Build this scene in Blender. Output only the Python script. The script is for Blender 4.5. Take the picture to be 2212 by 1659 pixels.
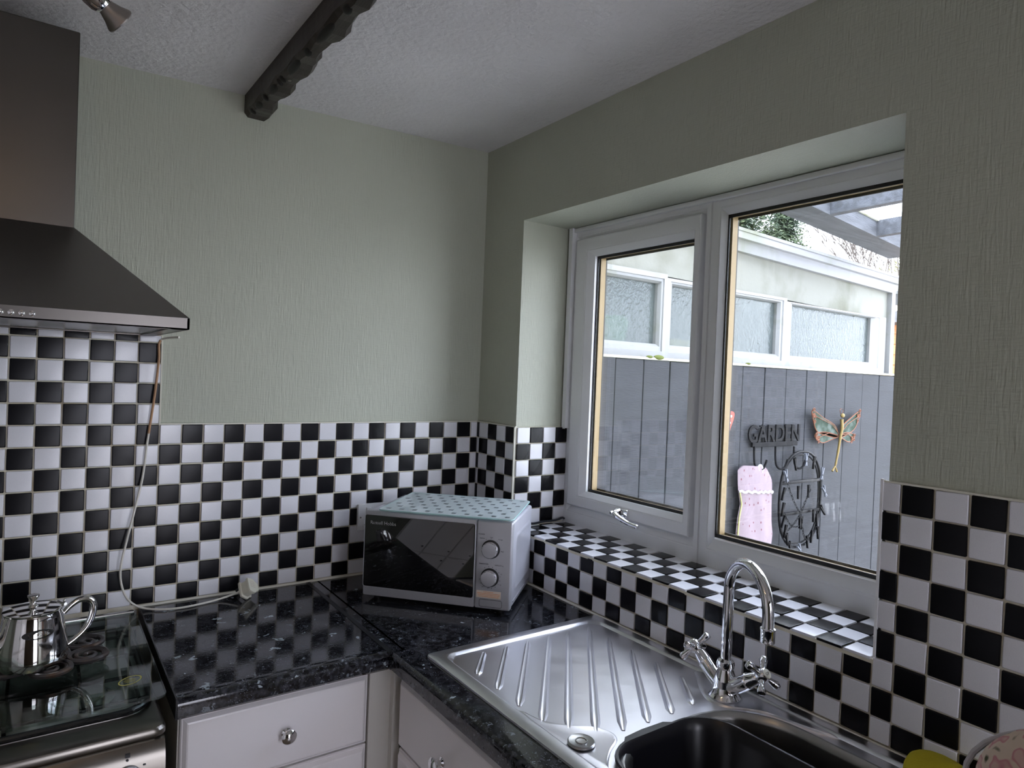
import bpy, bmesh, math, random
from mathutils import Vector, Matrix
random.seed(7)
D = bpy.data
for o in list(D.objects): D.objects.remove(o)
SC = bpy.context.scene
COL = SC.collection

# ------------------------------------------------------------------ camera
cam = D.cameras.new('camera'); cam.sensor_width = 36; cam.lens = 36*1443.04/2212; cam.clip_start = 0.02; cam.clip_end = 200
camo = D.objects.new('camera', cam); COL.objects.link(camo); SC.camera = camo
CR = Vector((0.815061, -0.578025, 0.039526)); CU = Vector((-0.025026, 0.033034, 0.999141)); CF = Vector((0.578834, 0.81535, -0.012459))
CP = Vector((-1.173897, -1.839367, 1.513864))
m = Matrix.Identity(4)
for i, a in enumerate((CR, CU, -CF)):
    for j in range(3): m[j][i] = a[j]
m.translation = CP
camo.matrix_world = m

# ------------------------------------------------------------------ world, view
SC.view_settings.view_transform = 'Standard'; SC.view_settings.look = 'None'
SC.view_settings.gamma = 1; SC.view_settings.use_curve_mapping = False
SC.view_settings.exposure = 0.34
W = D.worlds.new('overcast_sky'); SC.world = W; W.use_nodes = True
nt = W.node_tree; nt.nodes.clear()
wo = nt.nodes.new('ShaderNodeOutputWorld'); bg = nt.nodes.new('ShaderNodeBackground')
tc = nt.nodes.new('ShaderNodeTexCoord'); sx = nt.nodes.new('ShaderNodeSeparateXYZ'); rp = nt.nodes.new('ShaderNodeValToRGB')
nz = nt.nodes.new('ShaderNodeTexNoise'); nz.inputs['Scale'].default_value = 2.2; nz.inputs['Detail'].default_value = 5
mxw = nt.nodes.new('ShaderNodeMixRGB'); mxw.blend_type = 'MULTIPLY'; mxw.inputs[0].default_value = 0.12
nt.links.new(tc.outputs['Generated'], sx.inputs[0]); nt.links.new(sx.outputs['Z'], rp.inputs[0])
nt.links.new(tc.outputs['Generated'], nz.inputs['Vector'])
rp.color_ramp.elements[0].position = 0.0; rp.color_ramp.elements[0].color = (0.74, 0.75, 0.86, 1)
rp.color_ramp.elements[1].position = 0.9; rp.color_ramp.elements[1].color = (0.95, 0.96, 1.11, 1)
nt.links.new(rp.outputs[0], mxw.inputs[1]); nt.links.new(nz.outputs['Fac'], mxw.inputs[2])
nt.links.new(mxw.outputs[0], bg.inputs['Color']); bg.inputs['Strength'].default_value = 9.0
nt.links.new(bg.outputs[0], wo.inputs[0])

def portal(name, loc, rot, sx_, sy_):
    l = D.lights.new(name, 'AREA'); l.shape = 'RECTANGLE'; l.size = sx_; l.size_y = sy_
    l.cycles.is_portal = True
    o = D.objects.new(name, l); o.location = loc; o.rotation_euler = rot; COL.objects.link(o)
portal('window_daylight', (0.33, -0.75, 1.52), (0, math.radians(90), 0), 0.95, 1.1)
portal('added_door_daylight', (-.61, -3.66, 1.03), (math.radians(-90), 0, 0), .8, 1.94)  # sky portal in the opening of the added rear door
def lamp(name, loc, col, e, r=0.02):
    l = D.lights.new(name, 'POINT'); l.color = col; l.energy = e; l.shadow_soft_size = r
    o = D.objects.new(name, l); o.location = loc; COL.objects.link(o)
lamp('ceiling_spot_glow', (-1.305, -1.315, 1.985), (1.0, 0.66, 0.34), 0.45)

# ------------------------------------------------------------------ materials
def new_mat(name):
    M = D.materials.new(name); M.use_nodes = True
    n = M.node_tree.nodes; l = M.node_tree.links
    return M, n, l, n['Principled BSDF']
def pm(name, col, rough=0.5, metal=0.0, spec=0.5, col2=None, nscale=5.0, nlo=0.4, nhi=0.6, bump=None, coat=0.0, stretch=(1, 1, 1), detail=4, rvar=0.0, emit=None):
    M, n, l, b = new_mat(name)
    b.inputs['Base Color'].default_value = (*col, 1); b.inputs['Roughness'].default_value = rough
    b.inputs['Metallic'].default_value = metal; b.inputs['Specular IOR Level'].default_value = spec
    b.inputs['Coat Weight'].default_value = coat
    t = n.new('ShaderNodeTexCoord'); mp = n.new('ShaderNodeMapping'); mp.inputs['Scale'].default_value = stretch
    l.new(t.outputs['Object'], mp.inputs['Vector'])
    if col2:
        x = n.new('ShaderNodeTexNoise'); x.inputs['Scale'].default_value = nscale; x.inputs['Detail'].default_value = detail
        r = n.new('ShaderNodeValToRGB'); r.color_ramp.elements[0].position = nlo; r.color_ramp.elements[1].position = nhi
        r.color_ramp.elements[0].color = (*col, 1); r.color_ramp.elements[1].color = (*col2, 1)
        l.new(mp.outputs[0], x.inputs['Vector']); l.new(x.outputs['Fac'], r.inputs[0]); l.new(r.outputs[0], b.inputs['Base Color'])
    if rvar:
        x = n.new('ShaderNodeTexNoise'); x.inputs['Scale'].default_value = 18; x.inputs['Detail'].default_value = 6
        mr = n.new('ShaderNodeMapRange'); mr.inputs['From Min'].default_value = .3; mr.inputs['From Max'].default_value = .7
        mr.inputs['To Min'].default_value = max(0.02, rough-rvar); mr.inputs['To Max'].default_value = rough+rvar
        l.new(mp.outputs[0], x.inputs['Vector']); l.new(x.outputs['Fac'], mr.inputs['Value']); l.new(mr.outputs[0], b.inputs['Roughness'])
    if bump:
        sc, st, dist = bump
        x = n.new('ShaderNodeTexNoise'); x.inputs['Scale'].default_value = sc; x.inputs['Detail'].default_value = 3
        bp = n.new('ShaderNodeBump'); bp.inputs['Strength'].default_value = st; bp.inputs['Distance'].default_value = dist
        l.new(mp.outputs[0], x.inputs['Vector']); l.new(x.outputs['Fac'], bp.inputs['Height']); l.new(bp.outputs[0], b.inputs['Normal'])
    if emit:
        b.inputs['Emission Color'].default_value = (*emit[0], 1); b.inputs['Emission Strength'].default_value = emit[1]
    return M

def wallpaper(name, col):
    # painted anaglypta: fine vertical ribs plus broad trowel-like swirls
    M, n, l, b = new_mat(name)
    b.inputs['Roughness'].default_value = 0.42; b.inputs['Specular IOR Level'].default_value = 0.35
    t = n.new('ShaderNodeTexCoord')
    mp = n.new('ShaderNodeMapping'); mp.inputs['Scale'].default_value = (260, 260, 26); l.new(t.outputs['Object'], mp.inputs['Vector'])
    x = n.new('ShaderNodeTexNoise'); x.inputs['Scale'].default_value = 1; x.inputs['Detail'].default_value = 2; l.new(mp.outputs[0], x.inputs['Vector'])
    mp2 = n.new('ShaderNodeMapping'); mp2.inputs['Scale'].default_value = (40, 40, 300); l.new(t.outputs['Object'], mp2.inputs['Vector'])
    x2 = n.new('ShaderNodeTexNoise'); x2.inputs['Scale'].default_value = 1; l.new(mp2.outputs[0], x2.inputs['Vector'])
    w = n.new('ShaderNodeTexWave'); w.wave_type = 'RINGS'; w.inputs['Scale'].default_value = 1.6; w.inputs['Distortion'].default_value = 16; w.inputs['Detail'].default_value = 2; w.inputs['Detail Scale'].default_value = 1.2
    l.new(t.outputs['Object'], w.inputs['Vector'])
    a = n.new('ShaderNodeMath'); a.operation = 'MULTIPLY_ADD'; a.inputs[1].default_value = 0.45
    l.new(x2.outputs['Fac'], a.inputs[0]); l.new(x.outputs['Fac'], a.inputs[2])
    a2 = n.new('ShaderNodeMath'); a2.operation = 'MULTIPLY_ADD'; a2.inputs[1].default_value = 0.25
    l.new(w.outputs['Fac'], a2.inputs[0]); l.new(a.outputs[0], a2.inputs[2])
    bp = n.new('ShaderNodeBump'); bp.inputs['Strength'].default_value = 0.6; bp.inputs['Distance'].default_value = 0.0022
    l.new(a2.outputs[0], bp.inputs['Height']); l.new(bp.outputs[0], b.inputs['Normal'])
    x3 = n.new('ShaderNodeTexNoise'); x3.inputs['Scale'].default_value = 3; l.new(t.outputs['Object'], x3.inputs['Vector'])
    r = n.new('ShaderNodeValToRGB'); r.color_ramp.elements[0].position = .3; r.color_ramp.elements[1].position = .7
    r.color_ramp.elements[0].color = (col[0]*.95, col[1]*.95, col[2]*.95, 1); r.color_ramp.elements[1].color = (*col, 1)
    l.new(x3.outputs['Fac'], r.inputs[0]); l.new(r.outputs[0], b.inputs['Base Color'])
    return M

def granite(name):
    M, n, l, b = new_mat(name)
    b.inputs['Roughness'].default_value = 0.09; b.inputs['Specular IOR Level'].default_value = 0.55
    t = n.new('ShaderNodeTexCoord')
    nn = n.new('ShaderNodeTexNoise'); nn.inputs['Scale'].default_value = 90; nn.inputs['Detail'].default_value = 4; l.new(t.outputs['Object'], nn.inputs['Vector'])
    r0 = n.new('ShaderNodeValToRGB'); r0.color_ramp.elements[0].position = .42; r0.color_ramp.elements[1].position = .72
    r0.color_ramp.elements[0].color = (.004, .004, .006, 1); r0.color_ramp.elements[1].color = (.05, .053, .065, 1)
    l.new(nn.outputs['Fac'], r0.inputs[0])
    prev = r0.outputs[0]
    for sc, th, colr in ((70, .20, (.13, .15, .17)), (48, .07, (.30, .35, .38)), (150, .25, (.16, .18, .21))):
        wn = n.new('ShaderNodeTexNoise'); wn.inputs['Scale'].default_value = sc*1.5; l.new(t.outputs['Object'], wn.inputs['Vector'])
        mixv = n.new('ShaderNodeMixRGB'); mixv.inputs[0].default_value = 0.04; l.new(t.outputs['Object'], mixv.inputs[1]); l.new(wn.outputs['Color'], mixv.inputs[2])
        v = n.new('ShaderNodeTexVoronoi'); v.inputs['Scale'].default_value = sc; l.new(mixv.outputs[0], v.inputs['Vector'])
        c = n.new('ShaderNodeSeparateColor'); l.new(v.outputs['Color'], c.inputs[0])
        g = n.new('ShaderNodeMath'); g.operation = 'LESS_THAN'; g.inputs[1].default_value = th*.55; l.new(c.outputs[0], g.inputs[0])
        g2 = n.new('ShaderNodeMath'); g2.operation = 'LESS_THAN'; g2.inputs[1].default_value = .34; l.new(v.outputs['Distance'], g2.inputs[0])
        mu = n.new('ShaderNodeMath'); mu.operation = 'MULTIPLY'; l.new(g.outputs[0], mu.inputs[0]); l.new(g2.outputs[0], mu.inputs[1])
        mx = n.new('ShaderNodeMixRGB'); mx.inputs[2].default_value = (*colr, 1); l.new(mu.outputs[0], mx.inputs[0]); l.new(prev, mx.inputs[1]); prev = mx.outputs[0]
    l.new(prev, b.inputs['Base Color'])
    bp = n.new('ShaderNodeBump'); bp.inputs['Strength'].default_value = .12; bp.inputs['Distance'].default_value = .0006
    n2 = n.new('ShaderNodeTexNoise'); n2.inputs['Scale'].default_value = 160; l.new(t.outputs['Object'], n2.inputs['Vector']); l.new(n2.outputs['Fac'], bp.inputs['Height']); l.new(bp.outputs[0], b.inputs['Normal'])
    return M

def thin_glass(name, tint=(1, 1, 1), ior=1.45, rough=0.0):
    M = D.materials.new(name); M.use_nodes = True; n = M.node_tree.nodes; l = M.node_tree.links; n.clear()
    o = n.new('ShaderNodeOutputMaterial'); mx = n.new('ShaderNodeMixShader'); f = n.new('ShaderNodeFresnel'); f.inputs['IOR'].default_value = ior
    tr = n.new('ShaderNodeBsdfTransparent'); tr.inputs[0].default_value = (*tint, 1); g = n.new('ShaderNodeBsdfGlossy'); g.inputs['Roughness'].default_value = rough
    geo = n.new('ShaderNodeNewGeometry'); mi = n.new('ShaderNodeMapRange'); mi.inputs['To Min'].default_value = ior; mi.inputs['To Max'].default_value = 1/ior
    l.new(geo.outputs['Backfacing'], mi.inputs['Value']); l.new(mi.outputs[0], f.inputs['IOR'])
    l.new(f.outputs[0], mx.inputs[0]); l.new(tr.outputs[0], mx.inputs[1]); l.new(g.outputs[0], mx.inputs[2]); l.new(mx.outputs[0], o.inputs[0])
    return M

SAGE = (0.485, 0.505, 0.415)
M_wall = wallpaper('sage_wallpaper', SAGE)
M_darkwall = pm('dark_wood_panelling', (.07, .05, .038), .6, col2=(.10, .07, .05), nscale=5, stretch=(1, 1, .2))
M_ceil = pm('textured_white_ceiling', (.80, .78, .78), .9, bump=(75, .75, .006), col2=(.75, .73, .73), nscale=4)
M_tw = pm('white_glazed_tile', (.80, .80, .84), .2, col2=(.77, .77, .81), nscale=30)
M_tb = pm('black_glazed_tile', (.006, .006, .008), .24, spec=.2)
M_grout = pm('cream_grout', (.74, .70, .58), .85, col2=(.50, .39, .24), nscale=14, nlo=.5, nhi=.78, bump=(300, .3, .001))
M_grout2 = pm('browned_grout', (.62, .54, .40), .85, col2=(.33, .22, .12), nscale=20, nlo=.42, nhi=.7)
M_seal = pm('cream_sealant', (.72, .70, .6), .5)
M_upvc = pm('white_upvc', (.86, .87, .88), .28)
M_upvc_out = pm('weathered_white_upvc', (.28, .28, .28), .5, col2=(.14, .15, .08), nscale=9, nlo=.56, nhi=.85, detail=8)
M_black = pm('black_rubber', (.012, .012, .012), .5)
M_spacer = pm('gold_spacer_bar', (.30, .215, .10), .45, metal=.2)
M_glass = thin_glass('window_glass', (.975, .99, .985), 1.45)
M_lid = thin_glass('tinted_lid_glass', (.80, .87, .84), 1.5)
M_tempered = thin_glass('frosted_board_glass', (.90, .97, .97), 1.5, .02)
def milky(M, col, k):
    n = M.node_tree.nodes; l = M.node_tree.links; o = [x for x in n if x.type == 'OUTPUT_MATERIAL'][0]; src = o.inputs[0].links[0].from_socket
    mx = n.new('ShaderNodeMixShader'); mx.inputs[0].default_value = k; d = n.new('ShaderNodeBsdfDiffuse'); d.inputs[0].default_value = (*col, 1)
    l.new(src, mx.inputs[1]); l.new(d.outputs[0], mx.inputs[2]); l.new(mx.outputs[0], o.inputs[0])
milky(M_tempered, (.80, .88, .89), .50)
M_chrome = pm('polished_chrome', (.82, .82, .84), .05, metal=1)
M_steel = pm('brushed_steel', (.50, .49, .47), .27, metal=1, stretch=(1, 60, 60), bump=(40, .03, .0002))
M_hood = pm('dark_brushed_steel', (.26, .245, .23), .30, metal=1, stretch=(2, 90, 90), bump=(40, .12, .0004))
M_chim_shade = pm('shaded_hood_steel', (.12, .112, .104), .34, metal=1, stretch=(2, 90, 90), bump=(40, .1, .0003))  # same steel as the canopy, darkened to paint in the chimney's dimmer reflections
M_cook = pm('warm_brushed_steel', (.20, .185, .165), .28, metal=1)
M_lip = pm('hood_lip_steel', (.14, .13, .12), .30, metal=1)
M_sink = pm('scratched_steel', (.82, .82, .86), .32, metal=1, bump=(160, .12, .0004), rvar=.04)
M_sink_in = pm('satin_steel', (.42, .42, .41), .3, metal=1, bump=(200, .1, .0004))
M_pot = pm('mirror_steel', (.72, .71, .70), .06, metal=1, bump=(14, .12, .002))
M_granite = granite('black_granite_laminate')
M_joint = pm('dark_joint_strip', (.03, .032, .036), .35, metal=.5)
M_cab = pm('white_gloss_cabinet', (.84, .81, .82), .25)
M_carc = pm('cream_carcass', (.62, .60, .56), .4)
M_silver = pm('silver_paint', (.50, .50, .53), .32, metal=.35)
M_silverb = pm('silver_enamel', (.62, .62, .68), .28, metal=.25)
M_doorg = pm('black_glass', (.006, .006, .007), .03, spec=.75, coat=1.0)
M_bl = pm('black_plastic', (.008, .008, .011), .28, bump=(60, .1, .001))
M_enamel = pm('black_enamel', (.012, .012, .013), .22)
M_iron = pm('cast_iron', (.085, .078, .078), .38, metal=.7, col2=(.10, .065, .045), nscale=30, nlo=.55, nhi=.7)
M_beam = pm('dark_brown_beam', (.022, .016, .012), .45, col2=(.035, .026, .02), nscale=12, stretch=(8, 1, 8), bump=(30, .3, .002))
M_beamd = pm('beam_gouge', (.006, .005, .004), .5)
M_plug = pm('cream_plastic', (.74, .72, .60), .35)
M_cable = pm('cream_flex', (.72, .69, .62), .45)
M_cable2 = pm('browned_flex', (.45, .25, .13), .5)
M_blackc = pm('black_flex', (.01, .012, .02), .35)
M_cloth_y = pm('yellow_cloth', (.55, .46, .02), .95, bump=(300, .5, .003))
M_txtd = pm('dark_print', (.05, .05, .055), .5)
M_txtl = pm('grey_print', (.32, .32, .33), .4)
M_orange_print = pm('orange_print', (.75, .30, .12), .6)
M_sticker = pm('cream_sticker', (.70, .60, .50), .5)
M_dotg = pm('grey_glass_print', (.12, .14, .15), .4)
M_yellowring = pm('yellow_sticker_print', (.62, .58, .12), .5)
M_grey_lamp = pm('satin_lamp_steel', (.30, .27, .25), .4, metal=.9)
M_bulb = pm('lit_bulb', (1, .8, .5), .3, emit=((1.0, .68, .35), 22))
M_bulb_off = pm('bulb_glass', (.5, .48, .42), .2)
# outside
M_fence = pm('dark_grey_painted_board', (.033, .0342, .039), .65, spec=.2, stretch=(1.5, 1.5, 14), bump=(22, .5, .003), col2=(.043, .045, .051), nscale=2.5, nlo=.35, nhi=.7, detail=6)
M_cap = pm('mossy_white_cap', (.68, .68, .55), .6, col2=(.42, .42, .22), nscale=12, nlo=.5, nhi=.8)
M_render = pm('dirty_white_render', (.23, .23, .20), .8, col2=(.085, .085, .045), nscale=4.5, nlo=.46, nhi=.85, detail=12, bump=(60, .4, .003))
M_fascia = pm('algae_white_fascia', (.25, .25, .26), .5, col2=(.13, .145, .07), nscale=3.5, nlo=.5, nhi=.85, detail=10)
M_pergd = pm('grey_timber', (.065, .067, .071), .7, stretch=(1.2, 14, 14), bump=(14, .5, .004), col2=(.10, .104, .112), nscale=3)
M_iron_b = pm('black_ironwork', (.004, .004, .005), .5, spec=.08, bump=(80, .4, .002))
M_blackp = pm('black_peg_plastic', (.004, .004, .005), .35, spec=.14)
M_greyp = pm('grey_peg_plastic', (.13, .14, .17), .35)
M_whitep = pm('white_hook', (.75, .77, .82), .35)
M_copper = pm('copper_filigree', (.17, .06, .028), .45, metal=.5)
M_gold = pm('gold_bamboo', (.20, .14, .045), .45, metal=.4)
M_wingg = pm('green_pearl_glass', (.012, .030, .016), .5, spec=.12, col2=(.085, .11, .095), nscale=22, nlo=.42, nhi=.62)
M_orangew = pm('orange_wing', (.40, .08, .008), .4, col2=(.28, .008, .012), nscale=7)
M_wdot = pm('white_bead', (.85, .85, .85), .3)
M_clad = pm('orange_clad_timber', (.50, .20, .06), .7, col2=(.38, .14, .04), nscale=6, stretch=(1, 1, 12))
M_patio = pm('patio_slab', (.48, .47, .45), .85, col2=(.38, .37, .35), nscale=6)
M_grass = pm('lawn', (.07, .12, .03), .9, col2=(.11, .16, .05), nscale=4)
M_brick = pm('exterior_render', (.6, .58, .53), .9)
M_leaf = pm('conifer_green', (.018, .038, .018), .8, col2=(.06, .085, .03), nscale=3)
M_leafy = pm('olive_leaf', (.22, .22, .06), .8)
M_bark = pm('bark', (.075, .065, .055), .9)
M_twig = pm('twig', (.10, .085, .075), .9)
M_floor = pm('brown_floor', (.26, .21, .16), .4, col2=(.21, .17, .13), nscale=8)
M_moss = pm('moss', (.10, .12, .02), .95)
M_redpot = pm('green_tub', (.10, .35, .14), .5)
M_ytub = pm('yellow_tub', (.55, .42, .06), .5)

def piping_fabric():
    # pink cotton with small dark red printed sprigs
    M, n, l, b = new_mat('pink_sprig_cotton')
    b.inputs['Roughness'].default_value = .9
    t = n.new('ShaderNodeTexCoord'); mp = n.new('ShaderNodeMapping'); mp.inputs['Scale'].default_value = (1, 0, .62); l.new(t.outputs['Object'], mp.inputs['Vector'])
    v = n.new('ShaderNodeTexVoronoi'); v.inputs['Scale'].default_value = 52; v.inputs['Randomness'].default_value = .55; l.new(mp.outputs[0], v.inputs['Vector'])
    g = n.new('ShaderNodeMath'); g.operation = 'LESS_THAN'; g.inputs[1].default_value = .17; l.new(v.outputs['Distance'], g.inputs[0])
    mx = n.new('ShaderNodeMixRGB'); mx.inputs[1].default_value = (.235, .18, .205, 1); mx.inputs[2].default_value = (.12, .03, .04, 1)
    l.new(g.outputs[0], mx.inputs[0]); l.new(mx.outputs[0], b.inputs['Base Color'])
    b.inputs['Subsurface Weight'].default_value = 0.0
    return M
M_pink = piping_fabric()
M_piping = pm('cream_piping', (.42, .40, .17), .8)
M_lace = pm('white_lace', (.5, .48, .5), .9)
def floral():
    M, n, l, b = new_mat('floral_cotton')
    b.inputs['Roughness'].default_value = .95
    t = n.new('ShaderNodeTexCoord'); x = n.new('ShaderNodeTexNoise'); x.inputs['Scale'].default_value = 42; x.inputs['Detail'].default_value = 1
    l.new(t.outputs['Object'], x.inputs['Vector'])
    r = n.new('ShaderNodeValToRGB'); e = r.color_ramp.elements
    e[0].position = .36; e[0].color = (.07, .08, .04, 1); e[1].position = .40; e[1].color = (.62, .50, .40, 1)
    a = e.new(.52); a.color = (.64, .52, .42, 1); a = e.new(.56); a.color = (.52, .22, .24, 1); a = e.new(.62); a.color = (.60, .40, .36, 1)
    l.new(x.outputs['Fac'], r.inputs[0]); l.new(r.outputs[0], b.inputs['Base Color'])
    return M
M_floral = floral()
def obscured():
    M, n, l, b = new_mat('obscured_glass')
    b.inputs['Base Color'].default_value = (.40, .46, .46, 1); b.inputs['Roughness'].default_value = .16; b.inputs['Transmission Weight'].default_value = .85
    b.inputs['IOR'].default_value = 1.4; b.inputs['Specular IOR Level'].default_value = .25
    t = n.new('ShaderNodeTexCoord'); v = n.new('ShaderNodeTexNoise'); v.inputs['Scale'].default_value = 38; v.inputs['Detail'].default_value = 1; v.inputs['Distortion'].default_value = 1.4
    l.new(t.outputs['Object'], v.inputs['Vector'])
    bp = n.new('ShaderNodeBump'); bp.inputs['Strength'].default_value = .45; bp.inputs['Distance'].default_value = .005
    l.new(v.outputs['Fac'], bp.inputs['Height']); l.new(bp.outputs[0], b.inputs['Normal'])
    return M
M_obsc = obscured()
def polycarb():
    M = D.materials.new('clear_roof_sheet'); M.use_nodes = True; n = M.node_tree.nodes; l = M.node_tree.links; n.clear()
    o = n.new('ShaderNodeOutputMaterial'); mx = n.new('ShaderNodeMixShader'); mx.inputs[0].default_value = .3
    a = n.new('ShaderNodeBsdfTransparent'); a.inputs[0].default_value = (.93, .95, .99, 1); b = n.new('ShaderNodeBsdfTranslucent'); b.inputs[0].default_value = (.85, .88, .95, 1)
    l.new(a.outputs[0], mx.inputs[1]); l.new(b.outputs[0], mx.inputs[2]); l.new(mx.outputs[0], o.inputs[0])
    return M
M_poly = polycarb()

# ------------------------------------------------------------------ geometry helpers
ORG = {}
def tag(o, label=None, cat=None, group=None, kind=None):
    if label: o['label'] = label
    if cat: o['category'] = cat
    if group: o['group'] = group
    if kind: o['kind'] = kind
    return o
def thing(name, loc, label, cat, group=None):
    o = D.objects.new(name, None); o.empty_display_size = .05; COL.objects.link(o); o.location = loc; ORG[o] = Vector(loc)
    return tag(o, label, cat, group)

class B:
    def __init__(s): s.b = bmesh.new()
    def box(s, lo, hi, mat=None):
        lo = Vector(lo); hi = Vector(hi)
        r = bmesh.ops.create_cube(s.b, size=1)['verts']
        for v in r:
            v.co = Vector([(lo[i]+hi[i])/2 + v.co[i]*(hi[i]-lo[i]) for i in range(3)])
            if mat: v.co = mat @ v.co
        return s
    def loft(s, loops, closed=True, cap=(True, True)):
        L = [[s.b.verts.new(p) for p in lp] for lp in loops]
        n = len(L[0])
        for a, c in zip(L, L[1:]):
            for i in range(n if closed else n-1):
                j = (i+1) % n
                s.b.faces.new((a[i], a[j], c[j], c[i]))
        if cap[0]: s.b.faces.new(list(reversed(L[0])))
        if cap[1]: s.b.faces.new(L[-1])
        return s
    def tube(s, pts, r, seg=10, cap=True, closed=False):
        pts = [Vector(p) for p in pts]; n = len(pts)
        rr = r if isinstance(r, (list, tuple)) else [r]*n
        if closed: T = [(pts[(i+1) % n]-pts[i-1]).normalized() for i in range(n)]
        else: T = [(pts[min(i+1, n-1)]-pts[max(i-1, 0)]).normalized() for i in range(n)]
        u = T[0].orthogonal().normalized(); loops = []
        for i in range(n):
            u = (u - T[i]*u.dot(T[i])); u = u.normalized() if u.length > 1e-6 else T[i].orthogonal().normalized()
            w = T[i].cross(u)
            loops.append([pts[i]+(u*math.cos(a)+w*math.sin(a))*rr[i] for a in [2*math.pi*k/seg for k in range(seg)]])
        if closed:
            L = [[s.b.verts.new(p) for p in lp] for lp in loops]
            # match twist on closing
            best = min(range(seg), key=lambda k: (L[-1][0].co-L[0][k].co).length)
            for q in range(n):
                a = L[q]; c = L[(q+1) % n]; off = best if q == n-1 else 0
                for i in range(seg):
                    s.b.faces.new((a[i], a[(i+1) % seg], c[(i+1+off) % seg], c[(i+off) % seg]))
        else: s.loft(loops, True, (cap, cap))
        return s
    def lathe(s, prof, M=None, seg=32, cap=(True, True)):
        M = M or Matrix.Identity(4)
        s.loft([[M @ Vector((r*math.cos(2*math.pi*k/seg), r*math.sin(2*math.pi*k/seg), z)) for k in range(seg)] for r, z in prof], True, cap)
        return s
    def prism(s, poly, f, d0, d1):
        """poly in 2D, f(u,v,d) -> 3D"""
        s.loft([[f(u, v, d0) for u, v in poly], [f(u, v, d1) for u, v in poly]])
        return s
    def ball(s, c, r, M=None, u=12, v=8):
        q = bmesh.ops.create_uvsphere(s.b, u_segments=u, v_segments=v, radius=1)['verts']
        r = r if isinstance(r, (list, tuple)) else (r, r, r)
        for x in q:
            p = Vector((x.co.x*r[0], x.co.y*r[1], x.co.z*r[2])); x.co = (M @ p if M else p)+Vector(c)
        return s
    def add_mesh(s, me, M):
        b2 = bmesh.new(); b2.from_mesh(me); b2.transform(M); t = D.meshes.new('t'); b2.to_mesh(t); b2.free(); s.b.from_mesh(t); D.meshes.remove(t); return s
    def bevel(s, w, seg=2, ang=30):
        es = [e for e in s.b.edges if e.is_manifold and e.calc_face_angle(0) > math.radians(ang)]
        bmesh.ops.bevel(s.b, geom=es, offset=w, segments=seg, profile=.5, affect='EDGES', clamp_overlap=True); return s
    def done(s, name, mat, parent=None, smooth=True, label=None, cat=None, group=None, kind=None, org=None):
        bmesh.ops.recalc_face_normals(s.b, faces=s.b.faces)
        if parent is not None: o_ = ORG[parent]
        elif org is not None: o_ = Vector(org)
        else:
            vs = [v.co for v in s.b.verts]
            o_ = Vector((sum(v.x for v in vs)/len(vs), sum(v.y for v in vs)/len(vs), min(v.z for v in vs)))
        for v in s.b.verts: v.co -= o_
        me = D.meshes.new(name); s.b.to_mesh(me); s.b.free()
        if smooth:
            for p in me.polygons: p.use_smooth = True
            try: me.set_sharp_from_angle(angle=math.radians(35))
            except Exception: pass
        me.materials.append(mat)
        o = D.objects.new(name, me); COL.objects.link(o)
        if parent is not None: o.parent = parent
        else: o.location = o_
        ORG[o] = o_
        tag(o, label, cat, group, kind)
        return o

def rrect(x0, x1, y0, y1, r, n=6):
    P = []
    for cx, cy, a0 in ((x1-r, y1-r, 0), (x0+r, y1-r, 90), (x0+r, y0+r, 180), (x1-r, y0+r, 270)):
        for k in range(n+1):
            a = math.radians(a0+90*k/n); P.append((cx+r*math.cos(a), cy+r*math.sin(a)))
    return P
def smooth_path(P, n=8, closed=False):
    P = [Vector(p) for p in P]; out = []
    N = len(P)
    rng = range(N if closed else N-1)
    for i in rng:
        g = (lambda k: P[k % N]) if closed else (lambda k: P[max(0, min(N-1, k))])
        p0, p1, p2, p3 = g(i-1), g(i), g(i+1), g(i+2)
        for k in range(n):
            t = k/n
            out.append(.5*((2*p1)+(-p0+p2)*t+(2*p0-5*p1+4*p2-p3)*t*t+(-p0+3*p1-3*p2+p3)*t**3))
    if not closed: out.append(P[-1])
    return out
def axis_mat(o, z, x=None):
    z = Vector(z).normalized(); x = Vector(x) if x else z.orthogonal()
    x = (x-z*x.dot(z)).normalized(); y = z.cross(x)
    M_ = Matrix.Identity(4)
    for j in range(3): M_[j][0] = x[j]; M_[j][1] = y[j]; M_[j][2] = z[j]
    M_.translation = Vector(o); return M_
def text_mesh(s_, size, depth=.0004, offset=0.0):
    c = D.curves.new('txt', 'FONT'); c.body = s_; c.size = size; c.extrude = depth; c.offset = offset; c.align_x = 'CENTER'; c.align_y = 'CENTER'; c.resolution_u = 3
    o = D.objects.new('txt', c); COL.objects.link(o); bpy.context.view_layer.update()
    me = D.meshes.new_from_object(o.evaluated_get(bpy.context.evaluated_depsgraph_get())); D.objects.remove(o); D.curves.remove(c)
    return me
def txt(s_, size, M_, name, mat, parent, depth=.0004, offset=0.0, sx=1.0):
    me = text_mesh(s_, size, depth, offset)
    return B().add_mesh(me, M_ @ Matrix.Diagonal((sx, 1, 1, 1))).done(name, mat, parent, smooth=False)

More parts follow.
